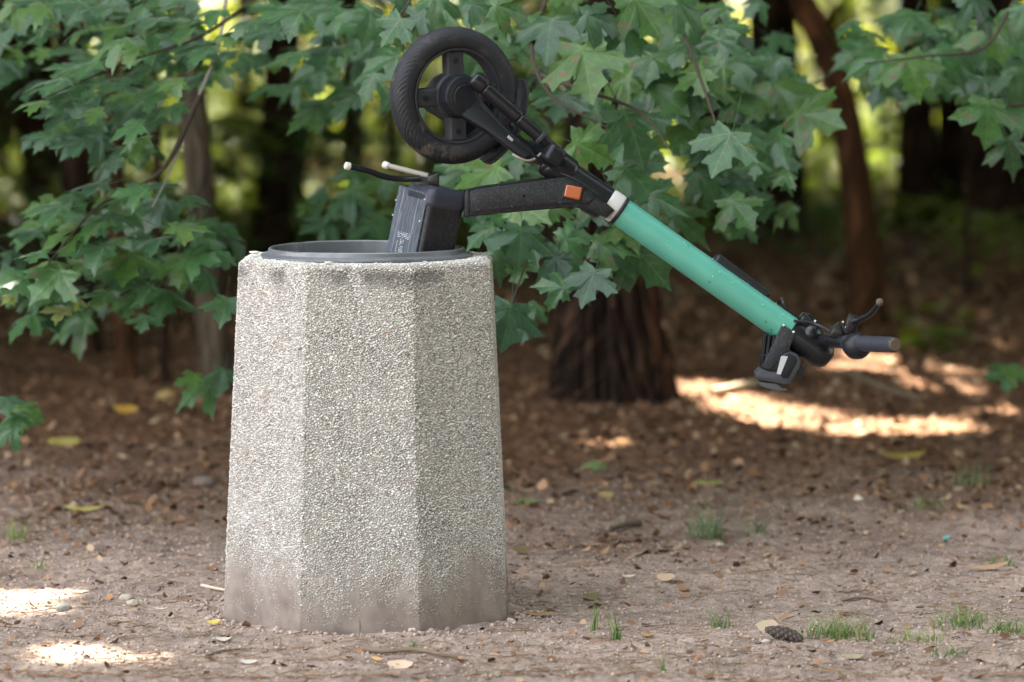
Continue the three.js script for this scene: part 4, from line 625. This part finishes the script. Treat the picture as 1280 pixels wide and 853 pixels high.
// ---------------------------------------------------------------- litter on the ground
function flake(seed, curl) { const q = mulberry(seed), n = 7, pos = [0, 0.04 * 0, 0], idx = []; for (let i = 0; i < n; i++) { const a = i / n * 6.283, r = 0.6 + 0.4 * q(), x = Math.cos(a) * r, z = Math.sin(a) * r * 0.62; pos.push(x, curl * (x * x) + 0.12 * (q() - 0.5), z); } for (let i = 0; i < n; i++) idx.push(0, 1 + (i + 1) % n, 1 + i); const g = new THREE.BufferGeometry(); g.setAttribute('position', new THREE.Float32BufferAttribute(pos, 3)); g.setIndex(idx); g.computeVertexNormals(); return g; }
{
  const q = mulberry(321), f = (a, b) => a + (b - a) * q(), e = new THREE.Euler(), qt = new THREE.Quaternion();
  const kinds = [flake(1, 0.35), flake(2, -0.25), flake(3, 0.6)], lists = [[], [], []], cols = [[], [], []];
  const tones = [[0.24, 0.13, 0.07], [0.15, 0.08, 0.045], [0.33, 0.2, 0.115], [0.1, 0.055, 0.035], [0.24, 0.13, 0.072], [0.37, 0.26, 0.165], [0.2, 0.115, 0.07], [0.27, 0.14, 0.075]];
  for (let i = 0; i < 130000 && lists[0].length + lists[1].length + lists[2].length < 64000; i++) {
    const d = 7 + 21 * Math.pow(q(), 1.25), z = DIST - d, x = f(-1, 1) * 0.155 * d, l = litterness(x, z);
    if (q() > 0.11 + 0.89 * l) continue;
    if (Math.hypot(x - BIN.x, z) < 0.33) continue;
    const size = (0.004 + 0.016 * Math.pow(q(), 2.2)) * (l > 0.4 ? 1.25 : 0.9) * (d > 14 ? 1.7 : 1);
    e.set(f(-0.5, 0.5), f(0, 6.28), f(-0.5, 0.5)); qt.setFromEuler(e); const k = Math.floor(q() * 3), t = tones[Math.floor(q() * tones.length)], b = f(0.7, 1.25);
    lists[k].push(new THREE.Matrix4().compose(V(x, groundY(x, z) + size * 0.22, z), qt, V(size, size, size * f(0.6, 1.3)))); cols[k].push(C(t[0] * b, t[1] * b, t[2] * b));
  }
  const mat = std({ roughness: 0.9, side: THREE.DoubleSide });
  kinds.forEach((g, k) => tag(stuff('leaf_litter', g, mat, lists[k], null, cols[k]), 'brown and tan leaf fragments strewn over the forest floor', 'leaf litter'));
  const crumb = lump(1, 0.7, 1, 4, 0, 0.5), cl = [], cc = [];
  for (let i = 0; i < 60000; i++) { const d = f(7.2, 10.4), z = DIST - d, x = f(-1, 1) * 0.155 * d, rb = Math.hypot(x - BIN.x, z); if (rb < 0.31) continue; const s = 0.0009 + 0.0035 * Math.pow(q(), 5) + (rb < 0.37 ? 0.006 * q() * q() : 0); e.set(f(0, 6), f(0, 6), f(0, 6)); qt.setFromEuler(e); cl.push(new THREE.Matrix4().compose(V(x, groundY(x, z) + s * 0.3, z), qt, V(s, s, s))); const b = f(0.5, 1.15); cc.push(C(0.42 * b, 0.325 * b, 0.27 * b)); }
  tag(stuff('soil_crumbs', crumb, std({ roughness: 0.95 }), cl, null, cc), 'loose crumbs of dry earth on the trodden ground', 'soil');
  const rod = tube([V(-1, 0, 0), V(-0.3, 0.03, 0.05), V(0.4, 0, -0.04), V(1, 0.05, 0.02)], [0.05, 0.06, 0.05, 0.03], 5), tl = [], tc = [];
  for (let i = 0; i < 22000; i++) { const d = 7.2 + 14 * Math.pow(q(), 1.7), z = DIST - d, x = f(-1, 1) * 0.155 * d, l = litterness(x, z); if (q() > 0.6 + 0.4 * l || Math.hypot(x - BIN.x, z) < 0.36) continue; const s = 0.008 + 0.03 * Math.pow(q(), 3); e.set(0, f(0, 6.28), f(-0.12, 0.12)); qt.setFromEuler(e); tl.push(new THREE.Matrix4().compose(V(x, groundY(x, z) + 0.003, z), qt, V(s, Math.min(s * 0.7, 0.014), Math.min(s * 0.7, 0.014)))); const b = f(0.5, 1.3); tc.push(C(0.25 * b, 0.155 * b, 0.095 * b)); }
  tag(stuff('twig_litter', rod, std({ roughness: 0.9 }), tl, null, tc), 'short dry twigs and needles scattered over the ground', 'twigs');
}
// single fallen leaves, chips, sticks, stones
function fallen(px, py, w, tone, rot, label, kind = 'ellipse', tilt = 0.15) {
  const p = G(px, py), k = depthOf(p.z) / F, s = w * k; let g;
  if (kind === 'maple') { g = leafGeos[Math.floor(R() * 3)].clone(); g.scale(s / 1.75, s / 1.75, s / 1.75); g.rotateX(-Math.PI / 2); }
  else { const n = 14, pos = [0, 0, 0], idx = []; for (let i = 0; i < n; i++) { const a = i / n * 6.283, tip = kind === 'strip' ? 0.16 : 0.42, x = Math.cos(a) * s / 2, z = Math.sin(a) * s * tip * (1 - 0.35 * Math.abs(Math.cos(a))) * (1 + 0.25 * N(a * 2, px)); pos.push(x, 0.1 * s * (x / s) * (x / s) * 4 * rr(0.6, 1.2), z); } for (let i = 0; i < n; i++) idx.push(0, 1 + (i + 1) % n, 1 + i); const top = new THREE.BufferGeometry(); top.setAttribute('position', new THREE.Float32BufferAttribute(pos, 3)); top.setIndex(idx); g = top; g.computeVertexNormals(); }
  g.rotateX(tilt); g.rotateY(rot); g.translate(p.x, p.y + 0.004 + s * Math.abs(tilt) * 0.2, p.z);
  return single('fallen_leaf', g, std({ color: C(...tone), roughness: 0.8, side: THREE.DoubleSide }), label, 'leaf');
}
fallen(266, 787, 26, [0.62, 0.5, 0.13], 0.9, 'narrow yellow leaf lying left of the bin foot', 'strip', 0.5);
fallen(279, 805, 20, [0.44, 0.4, 0.34], 0.1, 'small whitish leaf flake left of the bin front corner');
fallen(311, 831, 22, [0.46, 0.41, 0.35], -0.1, 'pale leaf flake in front of the bin left corner');
fallen(750, 592, 44, [0.16, 0.2, 0.08], 0.5, 'green fallen leaf on dark litter right of the bin', 'maple', 0.6);
fallen(655, 628, 40, [0.2, 0.24, 0.1], -0.1, 'flat green leaf beside the right edge of the bin', 'ellipse', 0.1);
fallen(632, 612, 22, [0.15, 0.2, 0.07], 0.3, 'small green leaf half hidden by the right bin edge');
fallen(105, 640, 54, [0.4, 0.34, 0.1], 0.05, 'long yellowish leaf on the litter left of the bin', 'strip', 0.2);
fallen(80, 554, 40, [0.36, 0.3, 0.08], 0.1, 'yellow leaf on dim litter at far left', 'ellipse', 0.3);
fallen(157, 518, 30, [0.5, 0.28, 0.05], 0.1, 'orange yellow leaf below the thin stems on the left', 'ellipse', 0.4);
fallen(200, 503, 34, [0.36, 0.25, 0.1], -0.6, 'crumpled tan leaf near the slim grey tree foot', 'maple', 0.8);
fallen(778, 556, 24, [0.55, 0.3, 0.14], 0.2, 'bright orange leaf glowing in a sun fleck', 'ellipse', 0.5);
fallen(886, 606, 34, [0.3, 0.3, 0.08], -0.2, 'yellow green leaf behind the tallest grass clump', 'ellipse', 0.15);
fallen(1128, 577, 60, [0.28, 0.22, 0.05], 0.1, 'long yellow leaf below the bright sun patch', 'strip', 0.3);
fallen(757, 621, 22, [0.4, 0.28, 0.12], 0.4, 'little tan leaf right of the flat green leaves', 'ellipse', 0.4);
fallen(652, 697, 24, [0.13, 0.1, 0.05], 0.2, 'dark curled leaf close to the right side of the bin', 'ellipse', 0.4);
fallen(740, 746, 26, [0.15, 0.12, 0.06], 0.1, 'dark leaf above the two small grass sprouts', 'ellipse', 0.3);
fallen(786, 728, 20, [0.55, 0.47, 0.34], 0.5, 'cream wood flake on bare earth right of the bin', 'strip', 0.3);
fallen(833, 730, 26, [0.42, 0.3, 0.2], -0.5, 'tan curled leaf right of the cream flake', 'ellipse', 0.4);
fallen(1232, 712, 62, [0.36, 0.22, 0.13], 0.25, 'large reddish brown bark strip at the right edge', 'strip', 0.15);
fallen(960, 788, 30, [0.32, 0.25, 0.17], -0.5, 'grey brown dry leaf leaning on the cone', 'ellipse', 0.7);
fallen(1066, 824, 30, [0.3, 0.24, 0.16], 0.1, 'flat dry leaf in front of the large grass tuft', 'ellipse', 0.1);
fallen(500, 836, 34, [0.5, 0.36, 0.26], -0.1, 'pale pinkish dry leaf under the twig in front of the bin', 'ellipse', 0.35);
fallen(472, 830, 24, [0.45, 0.24, 0.1], -0.9, 'orange dry leaf scrap by the twig in front of the bin', 'strip', 0.4);
fallen(568, 826, 24, [0.42, 0.25, 0.12], 0.1, 'brown scrap at the right end of the twig', 'strip', 0.2);
fallen(100, 742, 24, [0.5, 0.4, 0.3], 0.1, 'pale chip between the sun flecks on the left', 'strip', 0.2);
fallen(200, 766, 18, [0.45, 0.39, 0.31], 0, 'whitish chip right of the three pebbles', 'strip', 0.2);
fallen(1150, 512, 20, [0.6, 0.45, 0.08], 1.3, 'upright yellow leaf on the right sun patch', 'strip', 0.9);
fallen(672, 768, 44, [0.3, 0.17, 0.09], -0.15, 'brown strip of bark at the right foot of the bin', 'strip', 0.15);
function stick(list, r, tone, label, lift = 0.006) { const pts = curve(list.map(([x, y, h = 0]) => { const p = G(x, y); p.y += r + lift * 0.3 + h; return p; }), 24); return single('stick', tube(pts, pts.map((_, i) => r * (1 - 0.3 * i / 24)), 9, (a, l, i, rad) => rad * 0.25 * N(Math.cos(a) * 2, l * 60, Math.sin(a) * 2)), std({ color: C(...tone), roughness: 0.85 }), label, 'stick'); }
stick([[452, 817], [480, 821], [520, 822], [550, 826], [572, 826]], 0.0055, [0.17, 0.12, 0.085], 'knobbly brown twig lying in front of the bin');
stick([[252, 736], [268, 739], [286, 742]], 0.004, [0.5, 0.42, 0.32], 'short pale stick touching the left side of the bin');
stick([[256, 824], [280, 818], [318, 814]], 0.0022, [0.16, 0.12, 0.09], 'thin dark curved twig left of the bin front corner');
stick([[890, 495], [920, 491], [945, 488]], 0.017, [0.48, 0.36, 0.24], 'pale broken branch in the sun below the hanging holder');
stick([[1060, 475], [1100, 490], [1150, 506]], 0.012, [0.2, 0.15, 0.1], 'grey fallen branch across the right sun patch');
stick([[1052, 752], [1080, 750], [1108, 754]], 0.004, [0.2, 0.15, 0.12], 'thin grey stick behind the large grass tuft');
stick([[800, 660], [780, 664], [762, 668]], 0.008, [0.12, 0.09, 0.07], 'short thick dark stick on litter right of the bin');
stick([[1020, 357], [1055, 340, 0.1], [1095, 330, 0.25], [1100, 300, 0.33]], 0.009, [0.3, 0.22, 0.16], 'bent bare dead branch in front of the leaning trunk');
for (const [x, y, w, tone, label] of [[158, 752, 9, [0.36, 0.3, 0.235], 'left one of the pale pebbles grouped left of the bin'], [166, 760, 8, [0.38, 0.32, 0.25], 'middle pale pebble of the group left of the bin'], [173, 757, 7, [0.42, 0.36, 0.29], 'upright pale pebble of the group left of the bin'], [80, 768, 10, [0.2, 0.19, 0.175], 'grey flat stone between the sun flecks on the left'], [255, 611, 14, [0.2, 0.155, 0.135], 'rounded stone against the left side of the bin'], [900, 680, 5, [0.42, 0.38, 0.34], 'tiny white pebble right of the grass clump'], [1073, 628, 6, [0.66, 0.56, 0.48], 'small pink white pebble on the litter, right'], [958, 800, 6, [0.4, 0.34, 0.3], 'small stone just left of the cone']]) { const p = G(x, y), s = w * depthOf(p.z) / F, g = lump(s, s * 0.65, s * 0.8, x, 2, 0.3); g.translate(p.x, p.y + s * 0.3, p.z); single('stone', g, std({ color: C(...tone), roughness: 0.9 }), label, 'stone'); }
{ const p = G(1183, 679), g = box(0.014, 0.008, 0.01, 0.002, p.clone().add(V(0, 0.005, 0)), V(1, 0.2, 0).normalize(), V(-0.2, 1, 0).normalize()); single('plastic_scrap', g, std({ color: C(0.1, 0.42, 0.36), roughness: 0.5 }), 'tiny turquoise plastic scrap on the litter at right', 'scrap'); }
{ // cone
  const t = thing('pine_cone', 'dark weathered cone lying beside the grass tuft at lower right', 'cone', G(980, 798).add(V(0, 0.012, 0))), ax0 = V(0.86, -0.16, 0.4).normalize(), q = mulberry(6);
  part('core', tube([-0.04, -0.03, -0.01, 0.015, 0.035, 0.043].map((k) => ax0.clone().multiplyScalar(k)), [0.004, 0.009, 0.0125, 0.0115, 0.007, 0.002], 10), std({ color: C(0.06, 0.045, 0.04), roughness: 0.9 }), t);
  const sc = lump(0.0062, 0.0022, 0.0055, 2, 0, 0.2), mat = std({ color: C(0.13, 0.1, 0.09), roughness: 0.9 });
  for (let i = 0; i < 60; i++) { const k = i / 60, a = i * 2.4, y = lerp(-0.038, 0.04, k), r = 0.013 * Math.sin(0.25 + k * 2.6), u = V(0, 1, 0).cross(ax0).normalize(), w = ax0.clone().cross(u), n = u.clone().multiplyScalar(Math.cos(a)).addScaledVector(w, Math.sin(a)), m = new THREE.Mesh(sc, mat); m.name = 'scale'; m.applyMatrix4(new THREE.Matrix4().makeBasis(n.clone().cross(ax0), ax0.clone().multiplyScalar(0.55).addScaledVector(n, 0.8).normalize(), n).setPosition(ax0.clone().multiplyScalar(y).addScaledVector(n, r))); add(m, t); }
}
// grass
const grassMat = [C(0.13, 0.22, 0.05), C(0.2, 0.28, 0.08), C(0.1, 0.19, 0.06)].map((color) => phys({ color, roughness: 0.92, transmission: 0.35, thickness: 0, vertexColors: true, side: THREE.DoubleSide }));
function grass(px, py, n, w, h, label, k = 0, lean = 0.75) {
  const b = G(px, py), gs = [];
  for (let i = 0; i < n * 1.4; i++) { const x0 = (R() + R() - 1) * w, z0 = (R() - 0.5) * w * 1.2, L = 1.4 * h * (0.25 + 0.75 * R() * rr(0.5, 1)), dead = R() < 0.2, tone = rr(0.75, 1.25), a = R() * 6.283, l = lean * rr(0.2, 2.0), wd = rr(0.0011, 0.0024), side = V(-Math.sin(a + 1), 0, Math.cos(a + 1)).multiplyScalar(wd), pos = [], idx = []; for (let j = 0; j <= 5; j++) { const t = j / 5, c = V(x0 + Math.cos(a) * L * l * t * t, groundY(b.x + x0, b.z + z0) - b.y + L * (t - 0.3 * l * t * t), z0 + Math.sin(a) * L * l * t * t), s = side.clone().multiplyScalar(1 - t * 0.9); pos.push(c.x - s.x, c.y, c.z - s.z, c.x + s.x, c.y, c.z + s.z); if (j < 5) idx.push(j * 2, j * 2 + 1, j * 2 + 2, j * 2 + 1, j * 2 + 3, j * 2 + 2); } const g = new THREE.BufferGeometry(); g.setAttribute('position', new THREE.Float32BufferAttribute(pos, 3)); g.setIndex(idx); g.computeVertexNormals(); g.setAttribute('color', new THREE.Float32BufferAttribute(pos.map((_, j) => tone * (dead ? [2.2, 1.25, 1.9] : [1 + (j > 24 ? 0.35 : 0), 1, 0.9])[j % 3]), 3)); gs.push(g); }
  const m = single('grass_tuft', mergeGeometries(gs), grassMat[k], label, 'grass'); m.position.copy(b); return m;
}
grass(1048, 792, 130, 0.085, 0.055, 'largest dense grass tuft beside the cone at lower right');
grass(1205, 780, 80, 0.08, 0.05, 'loose green grass tuft near the right edge, behind the smaller one', 0);
grass(1150, 796, 40, 0.07, 0.035, 'sparse grass between the two larger tufts at lower right', 1);
grass(1262, 788, 46, 0.05, 0.045, 'grass tuft cut by the right edge', 0);
grass(1190, 820, 30, 0.05, 0.03, 'small grass sprigs in front of the right hand tufts', 2);
grass(884, 672, 46, 0.05, 0.1, 'tall thin grass clump on the litter right of the bin', 2, 0.35);
grass(948, 668, 12, 0.04, 0.08, 'few long bent blades right of the tall grass clump', 2, 0.9);
grass(743, 790, 12, 0.008, 0.075, 'upright grass sprout, left of a pair right of the bin', 0, 0.2);
grass(770, 800, 20, 0.014, 0.065, 'bushier grass sprout, right of a pair right of the bin', 0, 0.35);
grass(903, 780, 12, 0.03, 0.05, 'thin sprout with one tall blade in mid ground', 0, 0.4);
grass(830, 838, 4, 0.006, 0.04, 'single short blades at the bottom edge of the picture', 0, 0.2);
grass(515, 812, 8, 0.012, 0.03, 'tiny green sprig at the foot of the bin by the twig', 0, 0.4);
grass(22, 676, 26, 0.03, 0.07, 'grass clump at the left edge behind the sun flecks', 1, 0.4);
grass(45, 708, 20, 0.04, 0.02, 'flat tuft of grass below the left grass clump', 0, 0.6);
grass(1160, 640, 20, 0.06, 0.06, 'faint grass on the litter at the right', 2, 0.4);
grass(1220, 610, 16, 0.06, 0.09, 'tall thin blades behind the faint grass at the right', 2, 0.3);
grass(1255, 705, 24, 0.05, 0.03, 'grass beside the reddish bark strip at the right edge', 0, 0.6);
grass(620, 845, 6, 0.02, 0.02, 'tiny grass specks at the bottom below the bin', 0, 0.5);
for (const t of scene.children) delete t.userData.leaves;

renderer.render(scene, camera);
